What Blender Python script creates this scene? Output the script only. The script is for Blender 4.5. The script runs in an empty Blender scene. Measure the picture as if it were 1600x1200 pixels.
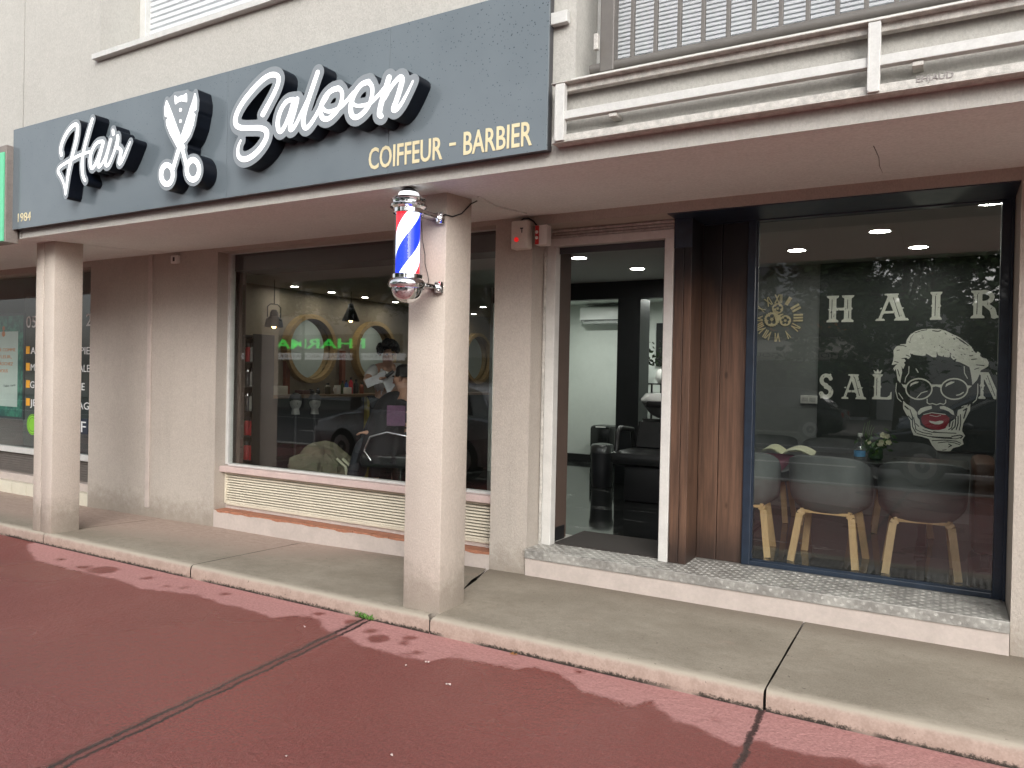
import bpy, bmesh, math, random
import numpy as np
from mathutils import Matrix, Vector
from math import radians as rad, sin, cos, pi
random.seed(7)
SC = bpy.context.scene
# ------------------------------------------------------------ camera, world, sun, exposure
F_PX, YAW, PITCH, ROLL, EYE = 1179.0, -0.52358, -0.00877, -0.02047, 1.55
def cam_axes():
    f = np.array([sin(YAW)*cos(PITCH), cos(YAW)*cos(PITCH), sin(PITCH)])
    r = np.array([cos(YAW), -sin(YAW), 0.0]); d = np.cross(f, r)
    c, s = cos(ROLL), sin(ROLL)
    return c*r + s*d, -s*r + c*d, f
RX, DN, FW = cam_axes()
cam_data = bpy.data.cameras.new("camera"); cam = bpy.data.objects.new("camera", cam_data)
SC.collection.objects.link(cam); SC.camera = cam
cam_data.sensor_width = 36.0; cam_data.lens = F_PX/1600*36.0
cam_data.clip_start = 0.02; cam_data.clip_end = 900
cam.matrix_world = Matrix(((RX[0], -DN[0], -FW[0], 0), (RX[1], -DN[1], -FW[1], 0), (RX[2], -DN[2], -FW[2], EYE), (0, 0, 0, 1)))
SUN_EL, SUN_AZ = rad(27), rad(146)
W = bpy.data.worlds.new("World"); SC.world = W; W.use_nodes = True
nt = W.node_tree; nt.nodes.clear()
sky = nt.nodes.new("ShaderNodeTexSky"); sky.sky_type = 'NISHITA'; sky.sun_disc = False
sky.sun_elevation = SUN_EL; sky.sun_rotation = SUN_AZ; sky.air_density = 1.0; sky.dust_density = 3.0
hs = nt.nodes.new("ShaderNodeHueSaturation"); hs.inputs['Saturation'].default_value = 0.22
bg = nt.nodes.new("ShaderNodeBackground"); bg.inputs['Strength'].default_value = 0.15
wo = nt.nodes.new("ShaderNodeOutputWorld")
nt.links.new(sky.outputs[0], hs.inputs['Color']); nt.links.new(hs.outputs[0], bg.inputs[0]); nt.links.new(bg.outputs[0], wo.inputs[0])
sd = bpy.data.lights.new("sun", 'SUN'); sd.energy = 0.6; sd.angle = rad(60); sd.color = (1, .965, .92)
sun = bpy.data.objects.new("sun", sd); SC.collection.objects.link(sun)
sun.rotation_euler = Vector((sin(SUN_AZ)*cos(SUN_EL), cos(SUN_AZ)*cos(SUN_EL), sin(SUN_EL))).to_track_quat('Z', 'Y').to_euler()
SC.view_settings.view_transform = 'Standard'; SC.view_settings.look = 'None'
SC.view_settings.gamma = 1; SC.view_settings.exposure = 1.02
SC.render.engine = 'CYCLES'
SC.cycles.use_denoising = True; SC.cycles.max_bounces = 8; SC.cycles.transparent_max_bounces = 16
SC.cycles.caustics_reflective = False; SC.cycles.caustics_refractive = False; SC.cycles.sample_clamp_indirect = 4.0
# ------------------------------------------------------------ helpers: pixel of the 1600x1200 photo -> point on a real plane
def ray(px, py): return RX*((px-800)/F_PX) + DN*((py-600)/F_PX) + FW
def aty(px, py, Y): d = ray(px, py); t = Y/d[1]; return Vector((d[0]*t, Y, EYE+d[2]*t))
def atx(px, py, X): d = ray(px, py); t = X/d[0]; return Vector((X, d[1]*t, EYE+d[2]*t))
def atz(px, py, z): d = ray(px, py); t = (z-EYE)/d[2]; return Vector((d[0]*t, d[1]*t, z))
MATS = {}
class NT:
    def __init__(s, m): s.t = m.node_tree; s.n = s.t.nodes; s.l = s.t.links
    def new(s, kind, **kw):
        nd = s.n.new("ShaderNode"+kind)
        for k, v in kw.items(): setattr(nd, k, v)
        return nd
    def link(s, a, b): s.l.new(a, b)
    def math(s, op, a, b=None, clamp=False):
        nd = s.n.new("ShaderNodeMath"); nd.operation = op; nd.use_clamp = clamp
        for i, v in enumerate((a, b)):
            if v is None: continue
            if isinstance(v, (int, float)): nd.inputs[i].default_value = v
            else: s.l.new(v, nd.inputs[i])
        return nd.outputs[0]
    def step(s, v, lo, hi):
        nd = s.n.new("ShaderNodeMapRange"); nd.interpolation_type = 'SMOOTHSTEP'
        s.l.new(v, nd.inputs[0]); nd.inputs[1].default_value = lo; nd.inputs[2].default_value = hi
        return nd.outputs[0]
    def mix(s, f, a, b, mode='MIX'):
        nd = s.n.new("ShaderNodeMix"); nd.data_type = 'RGBA'; nd.blend_type = mode
        for k, v in (('Factor', f), ('A', a), ('B', b)):
            i = [x for x in nd.inputs if x.name == k and (x.type == 'RGBA' if k != 'Factor' else x.type == 'VALUE')][0]
            if isinstance(v, (int, float)): i.default_value = v
            elif isinstance(v, tuple): i.default_value = (*v[:3], 1)
            else: s.l.new(v, i)
        return [o for o in nd.outputs if o.type == 'RGBA'][0]
    def noise(s, scale, detail=4, rough=.6, vec=None, stretch=None):
        nd = s.n.new("ShaderNodeTexNoise"); nd.inputs['Scale'].default_value = scale
        nd.inputs['Detail'].default_value = detail; nd.inputs['Roughness'].default_value = rough
        if vec is None: vec = s.pos()
        if stretch:
            mp = s.n.new("ShaderNodeMapping"); mp.inputs['Scale'].default_value = stretch
            s.l.new(vec, mp.inputs[0]); vec = mp.outputs[0]
        s.l.new(vec, nd.inputs['Vector']); return nd.outputs[0]
    def pos(s):
        if not hasattr(s, '_p'): s._p = s.n.new("ShaderNodeNewGeometry")
        return s._p.outputs['Position']
    def nrm(s): s.pos(); return s._p.outputs['Normal']
    def xyz(s, v=None):
        nd = s.n.new("ShaderNodeSeparateXYZ"); s.l.new(v if v else s.pos(), nd.inputs[0]); return nd.outputs
    def attr(s, name): nd = s.n.new("ShaderNodeAttribute"); nd.attribute_name = name; return nd.outputs['Fac']
    def bump(s, h, strength, dist=.01):
        nd = s.n.new("ShaderNodeBump"); nd.inputs['Strength'].default_value = strength; nd.inputs['Distance'].default_value = dist
        s.l.new(h, nd.inputs['Height']); return nd.outputs[0]
def base_mat(name):
    m = bpy.data.materials.new(name); m.use_nodes = True
    t = NT(m); p = t.n["Principled BSDF"]; MATS[name] = m
    return m, t, p
def pm(name, col, rough=.6, var=.12, scale=6.0, bump=0.0, bscale=80.0, metal=0.0, spec=.5, stretch=None, emit=None, es=0.0, coat=0.0):
    """procedural paint / plaster / fabric: colour drift at two scales, gloss drift, fine bump"""
    if name in MATS: return MATS[name]
    m, t, p = base_mat(name)
    n1 = t.noise(scale, 5, .65, stretch=stretch); n2 = t.noise(scale*9, 3, .6, stretch=stretch)
    v = t.math('ADD', t.math('MULTIPLY', n1, .65), t.math('MULTIPLY', n2, .35))
    dark = tuple(c*(1-var) for c in col); light = tuple(min(1, c*(1+var)) for c in col)
    c = t.mix(t.step(v, .3, .7), dark, light)
    t.link(c, p.inputs['Base Color'])
    t.link(t.math('ADD', t.math('MULTIPLY', n1, .16), rough-.08, True), p.inputs['Roughness'])
    p.inputs['Metallic'].default_value = metal; p.inputs['Specular IOR Level'].default_value = spec
    if coat: p.inputs['Coat Weight'].default_value = coat
    if bump: t.link(t.bump(t.noise(bscale, 4, .65), bump, .008), p.inputs['Normal'])
    if emit: p.inputs['Emission Color'].default_value = (*emit, 1); p.inputs['Emission Strength'].default_value = es
    return m
def link(o): SC.collection.objects.link(o); return o
def thing(name, label, cat, loc=(0, 0, 0), group=None):
    o = bpy.data.objects.new(name, None); o.location = loc; o.empty_display_size = .1; link(o)
    o['label'] = label; o['category'] = cat
    if group: o['group'] = group
    return o
def adopt(o, parent):
    o.parent = parent; m = Matrix.Identity(4); p = parent
    chain = []
    while p is not None: chain.append(p); p = p.parent
    o.matrix_parent_inverse = Matrix.Translation(-chain[-1].location)
    if len(chain) > 1: o.matrix_parent_inverse = Matrix.Identity(4)
def tag(o, label, cat, group=None):
    o['label'] = label; o['category'] = cat
    if group: o['group'] = group
    return o
def struct(o, kind='structure'): o['kind'] = kind; return o
def dup(root, loc, label=None, rotz=None):
    r = root.copy(); link(r); r.location = loc
    if rotz is not None: r.rotation_euler = (0, 0, rotz)
    if label: r['label'] = label
    for ch in list(root.children):
        c = ch.copy(); link(c); c.parent = r
        for g in list(ch.children):
            d = g.copy(); link(d); d.parent = c
    return r
class MB:
    """collects shapes into one mesh"""
    def __init__(s): s.v = []; s.f = []; s.m = []; s.mi = 0
    def add(s, vs, fs):
        b = len(s.v); s.v += [tuple(p) for p in vs]; s.f += [tuple(b+i for i in f) for f in fs]; s.m += [s.mi]*len(fs); return s
    def box(s, x0, x1, y0, y1, z0, z1, bev=0.0):
        x0, x1 = min(x0, x1), max(x0, x1); y0, y1 = min(y0, y1), max(y0, y1); z0, z1 = min(z0, z1), max(z0, z1)
        if bev:
            bm = bmesh.new(); bmesh.ops.create_cube(bm, size=1)
            for v in bm.verts: v.co = Vector(((x0+x1)/2+v.co.x*(x1-x0), (y0+y1)/2+v.co.y*(y1-y0), (z0+z1)/2+v.co.z*(z1-z0)))
            bmesh.ops.bevel(bm, geom=bm.edges[:], offset=bev, segments=2, affect='EDGES', profile=.5)
            return s.bm(bm)
        return s.add([(x0,y0,z0),(x1,y0,z0),(x1,y1,z0),(x0,y1,z0),(x0,y0,z1),(x1,y0,z1),(x1,y1,z1),(x0,y1,z1)],
                     [(0,3,2,1),(4,5,6,7),(0,1,5,4),(1,2,6,5),(2,3,7,6),(3,0,4,7)])
    def bm(s, bm, mat=None):
        bm.verts.index_update()
        s.add([(mat @ v.co if mat else v.co) for v in bm.verts], [[v.index for v in f.verts] for f in bm.faces]); bm.free(); return s
    def prism(s, poly, y0, y1):
        """poly of (x,z), extruded along y"""
        n = len(poly)
        ar = sum(poly[i][0]*poly[(i+1) % n][1]-poly[(i+1) % n][0]*poly[i][1] for i in range(n))
        if ar < 0: poly = poly[::-1]
        vs = [(x, y0, z) for x, z in poly]+[(x, y1, z) for x, z in poly]
        return s.add(vs, [tuple(range(n)), tuple(range(2*n-1, n-1, -1))]+[(i, i+n, (i+1) % n+n, (i+1) % n) for i in range(n)])
    def lathe(s, prof, c, axis='z', n=24, cap=True):
        """prof of (r, h)"""
        vs = []; fs = []
        for r, h in prof:
            for k in range(n):
                a = 2*pi*k/n; x, y = r*cos(a), r*sin(a)
                p = (x, y, h) if axis == 'z' else ((x, h, y) if axis == 'y' else (h, x, y))
                vs.append((c[0]+p[0], c[1]+p[1], c[2]+p[2]))
        for i in range(len(prof)-1):
            for k in range(n):
                q = (i*n+k, i*n+(k+1) % n, (i+1)*n+(k+1) % n, (i+1)*n+k)
                fs.append(q if axis != 'y' else q[::-1])
        if cap:
            fs.append(tuple(range(n-1, -1, -1))); fs.append(tuple((len(prof)-1)*n+k for k in range(n)))
        return s.add(vs, fs)
    def tube(s, pts, r, n=8, closed=False):
        pts = [Vector(p) for p in pts]; m = len(pts); rs = r if isinstance(r, (list, tuple)) else [r]*m
        vs = []; fs = []; up = Vector((0, 0, 1)); prev = None
        for i in range(m):
            a = pts[(i-1) % m] if (closed or i > 0) else pts[0]; b = pts[(i+1) % m] if (closed or i < m-1) else pts[-1]
            t = (b-a).normalized()
            if prev is None:
                prev = t.cross(up if abs(t.z) < .9 else Vector((1, 0, 0))).normalized()
            u = (prev-t*prev.dot(t)).normalized(); prev = u; w = t.cross(u)
            for k in range(n):
                q = pts[i]+(u*cos(2*pi*k/n)+w*sin(2*pi*k/n))*rs[i]; vs.append(q)
        for i in range(m if closed else m-1):
            j = (i+1) % m
            for k in range(n): fs.append((i*n+k, i*n+(k+1) % n, j*n+(k+1) % n, j*n+k))
        if not closed: fs.append(tuple(range(n-1, -1, -1))); fs.append(tuple((m-1)*n+k for k in range(n)))
        return s.add(vs, fs)
    def bar(s, a, b, w, d, side=(0, 1, 0), bev=0):
        """rectangular bar from a to b"""
        a, b = Vector(a), Vector(b); t = (b-a).normalized(); y = Vector(side); y = (y-t*y.dot(t)).normalized(); x = y.cross(t)
        vs = [p+x*sx*w/2+y*sy*d/2 for p in (a, b) for sx, sy in ((-1,-1),(1,-1),(1,1),(-1,1))]
        return s.add(vs, [(0,3,2,1),(4,5,6,7),(0,1,5,4),(1,2,6,5),(2,3,7,6),(3,0,4,7)])
    def ell(s, c, r, n=12, rot=None):
        bm = bmesh.new(); bmesh.ops.create_uvsphere(bm, u_segments=n, v_segments=max(6, n//2+2), radius=1)
        M = Matrix.Translation(c) @ (rot.to_4x4() if rot else Matrix.Identity(4)) @ Matrix.Diagonal((*r, 1))
        return s.bm(bm, M)
    def grid(s, fn, nu, nv, closed_u=False):
        vs = [fn(i/(nu if closed_u else nu-1), j/(nv-1)) for j in range(nv) for i in range(nu)]; fs = []
        for j in range(nv-1):
            for i in range(nu if closed_u else nu-1):
                k = (i+1) % nu; fs.append((j*nu+i, j*nu+k, (j+1)*nu+k, (j+1)*nu+i))
        return s.add(vs, fs)
    def build(s, name, mats, parent=None, smooth=None):
        me = bpy.data.meshes.new(name); me.from_pydata([tuple(v) for v in s.v], [], s.f)
        for m in (mats if isinstance(mats, (list, tuple)) else [mats]): me.materials.append(m)
        if any(s.m): me.polygons.foreach_set('material_index', s.m)
        if smooth:
            me.polygons.foreach_set('use_smooth', [True]*len(me.polygons)); me.set_sharp_from_angle(angle=rad(smooth))
        me.update(); o = link(bpy.data.objects.new(name, me))
        if parent: adopt(o, parent)
        return o
# ------------------------------------------------------------ outline lettering: union of strokes and polygons -> contours -> solid
def sdf_contours(shapes, off, step, fill=(), cut=()):
    """shapes: ('c',[(x,z,r)...]) stroke or ('p',[(x,z)...]) polygon. Returns closed outlines of union grown by off"""
    P = [p for k, pts in list(shapes)+list(fill) for p in pts]
    pad = off+max([p[2] for k, pts in shapes if k == 'c' for p in pts] or [0])+4*step
    x0 = min(p[0] for p in P)-pad; x1 = max(p[0] for p in P)+pad; z0 = min(p[1] for p in P)-pad; z1 = max(p[1] for p in P)+pad
    nx = int((x1-x0)/step)+2; nz = int((z1-z0)/step)+2
    X, Z = np.meshgrid(x0+step*np.arange(nx), z0+step*np.arange(nz))
    def segd(a, b, ra, rb):
        ax, az, bx, bz = a[0], a[1], b[0], b[1]; dx, dz = bx-ax, bz-az; L = dx*dx+dz*dz+1e-12
        t = np.clip(((X-ax)*dx+(Z-az)*dz)/L, 0, 1)
        return np.hypot(X-ax-t*dx, Z-az-t*dz)-(ra+(rb-ra)*t)
    def dist(kind, pts):
        D = np.full(X.shape, 1e9)
        if kind == 'c':
            if len(pts) == 1: return np.hypot(X-pts[0][0], Z-pts[0][1])-pts[0][2]
            for a, b in zip(pts, pts[1:]): D = np.minimum(D, segd(a, b, a[2], b[2]))
            return D
        ins = np.zeros(X.shape, bool); n = len(pts)
        for i in range(n):
            a, b = pts[i], pts[(i+1) % n]; D = np.minimum(D, segd(a, b, 0, 0))
            if a[1] != b[1]:
                c = ((a[1] > Z) != (b[1] > Z)) & (X < (b[0]-a[0])*(Z-a[1])/(b[1]-a[1])+a[0]); ins ^= c
        return np.where(ins, -D, D)
    D = np.full(X.shape, 1e9)
    for k, pts in shapes: D = np.minimum(D, dist(k, pts))
    D = D-off
    for k, pts in fill: D = np.minimum(D, dist(k, pts))
    for k, pts in cut: D = np.maximum(D, -dist(k, pts))
    D[np.abs(D) < 1e-9] = 1e-9
    ins = D < 0; nxt = {}
    def cross(j, i, jj, ii):
        a, b = D[j, i], D[jj, ii]; t = a/(a-b)
        return (x0+step*(i+(ii-i)*t), z0+step*(j+(jj-j)*t))
    mix = ins[:-1, :-1].astype(int)+ins[:-1, 1:]+ins[1:, :-1]+ins[1:, 1:]
    pos = {}
    for j, i in zip(*np.nonzero((mix > 0) & (mix < 4))):
        c = [(j, i), (j, i+1), (j+1, i+1), (j+1, i)]; s_ = [ins[q] for q in c]
        ins_e, out_e = [], []
        for k in range(4):
            a, b = k, (k+1) % 4
            if s_[a] != s_[b]:
                key = tuple(sorted((c[a], c[b])))
                if key not in pos: pos[key] = cross(*c[a], *c[b])
                (ins_e if s_[a] else out_e).append(key)
        for a, b in zip(ins_e, out_e): nxt[a] = b
    loops = []; seen = set()
    for k0 in list(nxt):
        if k0 in seen: continue
        loop = []; k = k0
        while k not in seen and k in nxt: seen.add(k); loop.append(pos[k]); k = nxt[k]
        if len(loop) > 6:
            A = np.array(loop)
            for _ in range(2): A = A*.5+(np.roll(A, 1, 0)+np.roll(A, -1, 0))*.25
            keep = [0]
            for q in range(1, len(A)):
                if np.hypot(*(A[q]-A[keep[-1]])) > step*.9: keep.append(q)
            if len(keep) > 4: loops.append(A[keep])
    return loops
def fill_solid(name, loops, yfront, depth, mats, parent=None, side_mat=0):
    """outlines (x,z) -> slab whose front face is at yfront, going back by depth (towards +y)"""
    cu = bpy.data.curves.new("outline", 'CURVE'); cu.dimensions = '2D'; cu.fill_mode = 'BOTH'
    for A in loops:
        sp = cu.splines.new('POLY'); sp.points.add(len(A)-1); sp.use_cyclic_u = True
        sp.points.foreach_set('co', np.column_stack([A[:, 0], A[:, 1], np.zeros(len(A)), np.ones(len(A))]).ravel())
    cu.extrude = depth/2
    ob = link(bpy.data.objects.new("outline", cu)); dg = bpy.context.evaluated_depsgraph_get()
    me = bpy.data.meshes.new_from_object(ob.evaluated_get(dg)); bpy.data.objects.remove(ob); bpy.data.curves.remove(cu)
    me.transform(Matrix(((1, 0, 0, 0), (0, 0, -1, yfront+depth/2), (0, 1, 0, 0), (0, 0, 0, 1))))
    me.name = name; me.materials.clear()
    for m in (mats if isinstance(mats, (list, tuple)) else [mats]): me.materials.append(m)
    for p in me.polygons: p.material_index = 0 if abs(p.normal.y) > .7 else side_mat
    me.update(); o = link(bpy.data.objects.new(name, me))
    if parent: adopt(o, parent)
    return o
def text_solid(name, body, p0, p1, height, depth, mat, parent=None, facing=-1, bold=0.0, y=None, fit=True):
    """lettering from p0 (left end of baseline, seen from its front) to p1; facing -1 looks to -y, +1 to +y"""
    cu = bpy.data.curves.new("text", 'FONT'); cu.body = body; cu.size = 1; cu.extrude = .001; cu.offset = bold; cu.resolution_u = 3
    ob = link(bpy.data.objects.new("text", cu)); dg = bpy.context.evaluated_depsgraph_get()
    me = bpy.data.meshes.new_from_object(ob.evaluated_get(dg)); bpy.data.objects.remove(ob); bpy.data.curves.remove(cu)
    n = len(me.vertices); co = np.zeros(n*3); me.vertices.foreach_get('co', co); co = co.reshape(-1, 3)
    co[:, 0] -= co[:, 0].min(); wd = co[:, 0].max(); hgt = .73; p0, p1 = Vector(p0), Vector(p1)
    L = (p1-p0).length; ex = (p1-p0).normalized(); out = np.zeros((n, 3)); sx = (L/wd) if fit else height/hgt
    nrm = Vector((0, facing, 0))
    for i in range(3):
        out[:, i] = p0[i]+co[:, 0]*sx*ex[i]+(co[:, 1]*height/hgt if i == 2 else 0)+co[:, 2]/.001*depth/2*nrm[i]
    me.vertices.foreach_set('co', out.ravel()); me.name = name; me.materials.clear(); me.materials.append(mat); me.update()
    o = link(bpy.data.objects.new(name, me))
    if parent: adopt(o, parent)
    return o
def skin_body(name, joints, edges, mat, parent=None, sub=2):
    """continuous figure grown from a joint skeleton: joints {key:(pos, radius)}"""
    keys = list(joints); ix = {k: i for i, k in enumerate(keys)}
    me = bpy.data.meshes.new(name); me.from_pydata([tuple(joints[k][0]) for k in keys], [(ix[a], ix[b]) for a, b in edges], [])
    ob = link(bpy.data.objects.new(name, me)); sk = ob.modifiers.new("s", 'SKIN'); sk.use_smooth_shade = True
    for i, k in enumerate(keys):
        r = joints[k][1]; r = r if isinstance(r, tuple) else (r, r)
        me.skin_vertices[0].data[i].radius = r; me.skin_vertices[0].data[i].use_root = (i == 0)
    sb = ob.modifiers.new("u", 'SUBSURF'); sb.levels = sub; sb.render_levels = sub
    dg = bpy.context.evaluated_depsgraph_get(); m2 = bpy.data.meshes.new_from_object(ob.evaluated_get(dg))
    bpy.data.objects.remove(ob); bpy.data.meshes.remove(me); m2.name = name
    m2.materials.clear(); m2.materials.append(mat); m2.polygons.foreach_set('use_smooth', [True]*len(m2.polygons))
    o = link(bpy.data.objects.new(name, m2))
    if parent: adopt(o, parent)
    return o
# ------------------------------------------------------------ materials of the setting
def red_ground_mat():
    m, t, p = base_mat("red_resin_ground")
    nz = t.math('ADD', t.math('MULTIPLY', t.noise(9, 5, .7), .7), t.math('MULTIPLY', t.noise(31, 4, .75), .3)); nf = t.noise(60, 3, .7); big = t.noise(.9, 4, .6)
    w = t.math('ADD', t.attr('dry'), t.math('MULTIPLY', t.math('SUBTRACT', nz, .5), .19))
    dry = t.step(w, -.02, .03)
    wetc = t.mix(t.step(t.math('ADD', t.math('MULTIPLY', big, .7), t.math('MULTIPLY', nf, .3)), .3, .7), (.178, .042, .036), (.25, .066, .057))
    dryc = t.mix(t.step(nf, .3, .7), (.40, .190, .180), (.53, .275, .255))
    wetc = t.mix(.5, wetc, t.mix(t.step(t.noise(75, 4, .75), .34, .66), (.120, .028, .024), (.32, .095, .083))); c = t.mix(dry, wetc, dryc)
    # grit and pale flecks
    vo = t.new("TexVoronoi"); vo.inputs['Scale'].default_value = 300; t.link(t.pos(), vo.inputs['Vector'])
    fl = t.math('MULTIPLY', t.math('LESS_THAN', vo.outputs['Distance'], .16), t.math('GREATER_THAN', t.noise(40, 2), .60))
    c = t.mix(t.math('MULTIPLY', fl, .35), c, (.55, .40, .36))
    dk = t.math('MULTIPLY', t.math('GREATER_THAN', t.noise(27, 3, .7), .70), .45)
    c = t.mix(dk, c, (.05, .022, .02))
    # seam: two ragged cracks either side of a patched strip
    jit = t.math('ADD', t.math('MULTIPLY', t.math('SUBTRACT', t.noise(7, 5, .7), .5), .065), t.math('MULTIPLY', t.math('SUBTRACT', t.noise(48, 4, .8), .5), .040))
    cr = None
    for name, off, wd in (('seam', .026, .0135), ('seam', -.024, .0105), ('seam_b', 0.0, .015)):
        a = t.math('ABSOLUTE', t.math('SUBTRACT', t.math('ADD', t.attr(name), jit), off))
        k = t.math('SUBTRACT', 1.0, t.step(a, wd*.35, wd*1.2))
        cr = k if cr is None else t.math('MAXIMUM', cr, k)
    lip = t.math('SUBTRACT', 1.0, t.step(t.math('ABSOLUTE', t.attr('seam')), .02, .07))
    c = t.mix(t.math('MULTIPLY', lip, .3), c, (.10, .03, .028))
    c = t.mix(t.math('MULTIPLY', cr, .9), c, (.02, .010, .009))
    t.link(c, p.inputs['Base Color'])
    pud = t.step(t.noise(.7, 3, .5), .38, .68)
    wr = t.math('SUBTRACT', .40, t.math('MULTIPLY', pud, .24))
    t.link(t.math('ADD', wr, t.math('MULTIPLY', dry, .42), True), p.inputs['Roughness'])
    t.link(t.math('SUBTRACT', .95, t.math('MULTIPLY', dry, .5)), p.inputs['Specular IOR Level'])
    h = t.math('SUBTRACT', t.math('ADD', t.math('ADD', t.math('MULTIPLY', nf, .5), t.math('MULTIPLY', t.noise(19, 4, .7), 1.4)), t.math('ADD', t.math('MULTIPLY', t.noise(170, 3, .7), .45), t.math('MULTIPLY', lip, 1.2))), t.math('MULTIPLY', cr, 3.0))
    t.link(t.bump(h, .9, .010), p.inputs['Normal'])
    return m
def pavement_mat():
    m, t, p = base_mat("pavement_concrete")
    n1 = t.noise(1.6, 6, .7, stretch=(1, 1.3, 1)); n2 = t.noise(14, 4, .7, stretch=(1, 1.5, 1)); n3 = t.noise(90, 3, .6)
    c = t.mix(t.step(n1, .3, .72), (.215, .188, .145), (.36, .32, .258))
    c = t.mix(t.math('MULTIPLY', t.step(n2, .45, .75), .45), c, (.175, .145, .11))
    c = t.mix(t.math('MULTIPLY', t.step(t.noise(3.1, 4, .6), .64, .76), .22), c, (.40, .25, .19))
    c = t.mix(.35, c, t.mix(t.step(t.noise(120, 4, .75), .3, .7), (.17, .148, .115), (.40, .355, .285)))
    y = t.xyz()[1]; z = t.xyz()[2]
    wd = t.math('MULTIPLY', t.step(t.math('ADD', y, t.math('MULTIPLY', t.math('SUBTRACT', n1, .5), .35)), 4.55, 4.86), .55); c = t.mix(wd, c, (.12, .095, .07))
    edge = t.math('SUBTRACT', 1, t.step(t.math('ADD', y, t.math('MULTIPLY', t.math('SUBTRACT', n2, .5), .09)), 3.705, 3.775))
    c = t.mix(t.math('MULTIPLY', edge, .75), c, (.42, .375, .305))
    face = t.math('SUBTRACT', 1, t.step(t.math('ADD', z, t.math('MULTIPLY', t.math('SUBTRACT', n2, .5), .022)), .072, .094))
    pink = t.mix(t.step(t.math('ADD', t.math('MULTIPLY', n2, .6), t.math('MULTIPLY', n3, .4)), .35, .65), (.33, .25, .205), (.43, .335, .28))
    c = t.mix(face, c, pink)
    moss = t.math('MULTIPLY', t.math('SUBTRACT', 1, t.step(t.math('ADD', z, t.math('MULTIPLY', t.math('SUBTRACT', t.noise(55, 4, .75), .5), .07)), .006, .026)), t.step(t.noise(2.2, 3), .30, .46))
    c = t.mix(moss, c, (.028, .022, .016))
    sp = t.math('GREATER_THAN', t.noise(33, 2, .5), .745)
    c = t.mix(t.math('MULTIPLY', sp, .6), c, (.06, .05, .04))
    t.link(c, p.inputs['Base Color']); p.inputs['Roughness'].default_value = .78
    t.link(t.bump(t.math('ADD', t.math('MULTIPLY', n3, .6), t.math('MULTIPLY', n2, .6)), .35, .006), p.inputs['Normal'])
    return m
def plaster(name, col, col2, bump=.5, streak=.25, bscale=150, grime=.35, zref=None):
    m, t, p = base_mat(name)
    n1 = t.noise(1.3, 5, .65); n2 = t.noise(11, 4, .7); n3 = t.noise(bscale, 4, .7, stretch=(1, 1, .55))
    c = t.mix(t.step(t.math('ADD', t.math('MULTIPLY', n1, .6), t.math('MULTIPLY', n2, .4)), .32, .68), col2, col)
    st = t.step(t.noise(5, 4, .65, stretch=(1.6, 1.6, .12)), .52, .78)
    c = t.mix(t.math('MULTIPLY', st, streak), c, tuple(x*.62 for x in col))
    gr = t.math('GREATER_THAN', t.noise(38, 3, .6), .735)
    c = t.mix(t.math('MULTIPLY', gr, grime), c, tuple(x*.45 for x in col))
    fine = t.step(n3, .25, .75)
    c = t.mix(.40, c, t.mix(fine, tuple(x*.72 for x in col), tuple(min(1, x*1.22) for x in col)))
    if zref:   # splashed dirt with a ragged edge near the pavement
        z = t.xyz()[2]
        d = t.math('SUBTRACT', 1, t.step(t.math('ADD', z, t.math('MULTIPLY', t.math('SUBTRACT', n2, .5), .35)), zref, zref+.3))
        c = t.mix(t.math('MULTIPLY', d, .55), c, (.20, .165, .125))
    t.link(c, p.inputs['Base Color']); p.inputs['Roughness'].default_value = .85; p.inputs['Specular IOR Level'].default_value = .3
    t.link(t.bump(t.math('ADD', n3, t.math('MULTIPLY', n2, .5)), bump, .007), p.inputs['Normal'])
    return m
def glass_mat(name, tint=(.96, .98, .97), refl=.075, dirt=.0):
    m, t, p = base_mat(name); t.n.remove(p); out = t.n["Material Output"]
    tr = t.new("BsdfTransparent"); tr.inputs[0].default_value = (*tint, 1)
    gl = t.new("BsdfGlossy"); gl.inputs['Roughness'].default_value = .012
    fr = t.new("LayerWeight"); fr.inputs['Blend'].default_value = .28
    t.link(t.bump(t.noise(.9, 2, .5), .0012, .05), gl.inputs['Normal'])
    f = t.math('ADD', t.math('MULTIPLY', fr.outputs['Fresnel'], .55), refl, True)
    f = t.math('MULTIPLY', f, t.math('SUBTRACT', 1, t.new("NewGeometry").outputs['Backfacing']))
    mx = t.new("MixShader"); t.link(f, mx.inputs[0]); t.link(tr.outputs[0], mx.inputs[1]); t.link(gl.outputs[0], mx.inputs[2])
    last = mx.outputs[0]
    if dirt:
        df = t.new("BsdfDiffuse"); df.inputs[0].default_value = (.55, .56, .54, 1)
        m2 = t.new("MixShader"); sm = t.step(t.noise(2.4, 5, .7, stretch=(1, 1, .5)), .5, .85)
        t.link(t.math('MULTIPLY', sm, dirt), m2.inputs[0]); t.link(last, m2.inputs[1]); t.link(df.outputs[0], m2.inputs[2]); last = m2.outputs[0]
    t.link(last, out.inputs[0]); return m
M_RED = red_ground_mat(); M_PAVE = pavement_mat()
M_UP = plaster("upper_render", (.455, .443, .41), (.40, .388, .36), .5, .10, 110, .15)
M_COL = plaster("column_render", (.57, .508, .445), (.50, .438, .38), .7, .22, 120, .4, zref=.16)
M_WALL = plaster("wall_render", (.47, .425, .375), (.40, .355, .31), .7, .35, 120, .45, zref=.06)
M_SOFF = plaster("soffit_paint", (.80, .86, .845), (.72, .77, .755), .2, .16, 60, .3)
M_PLINTH = pm("plinth_paint", (.49, .425, .385), .7, .10, 5, .15, 120)
M_DOORW = pm("white_door_paint", (.60, .59, .56), .45, .08, 9, .05)
M_WHITEAL = pm("white_aluminium", (.54, .54, .52), .45, .10, 14, .04)
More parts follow.
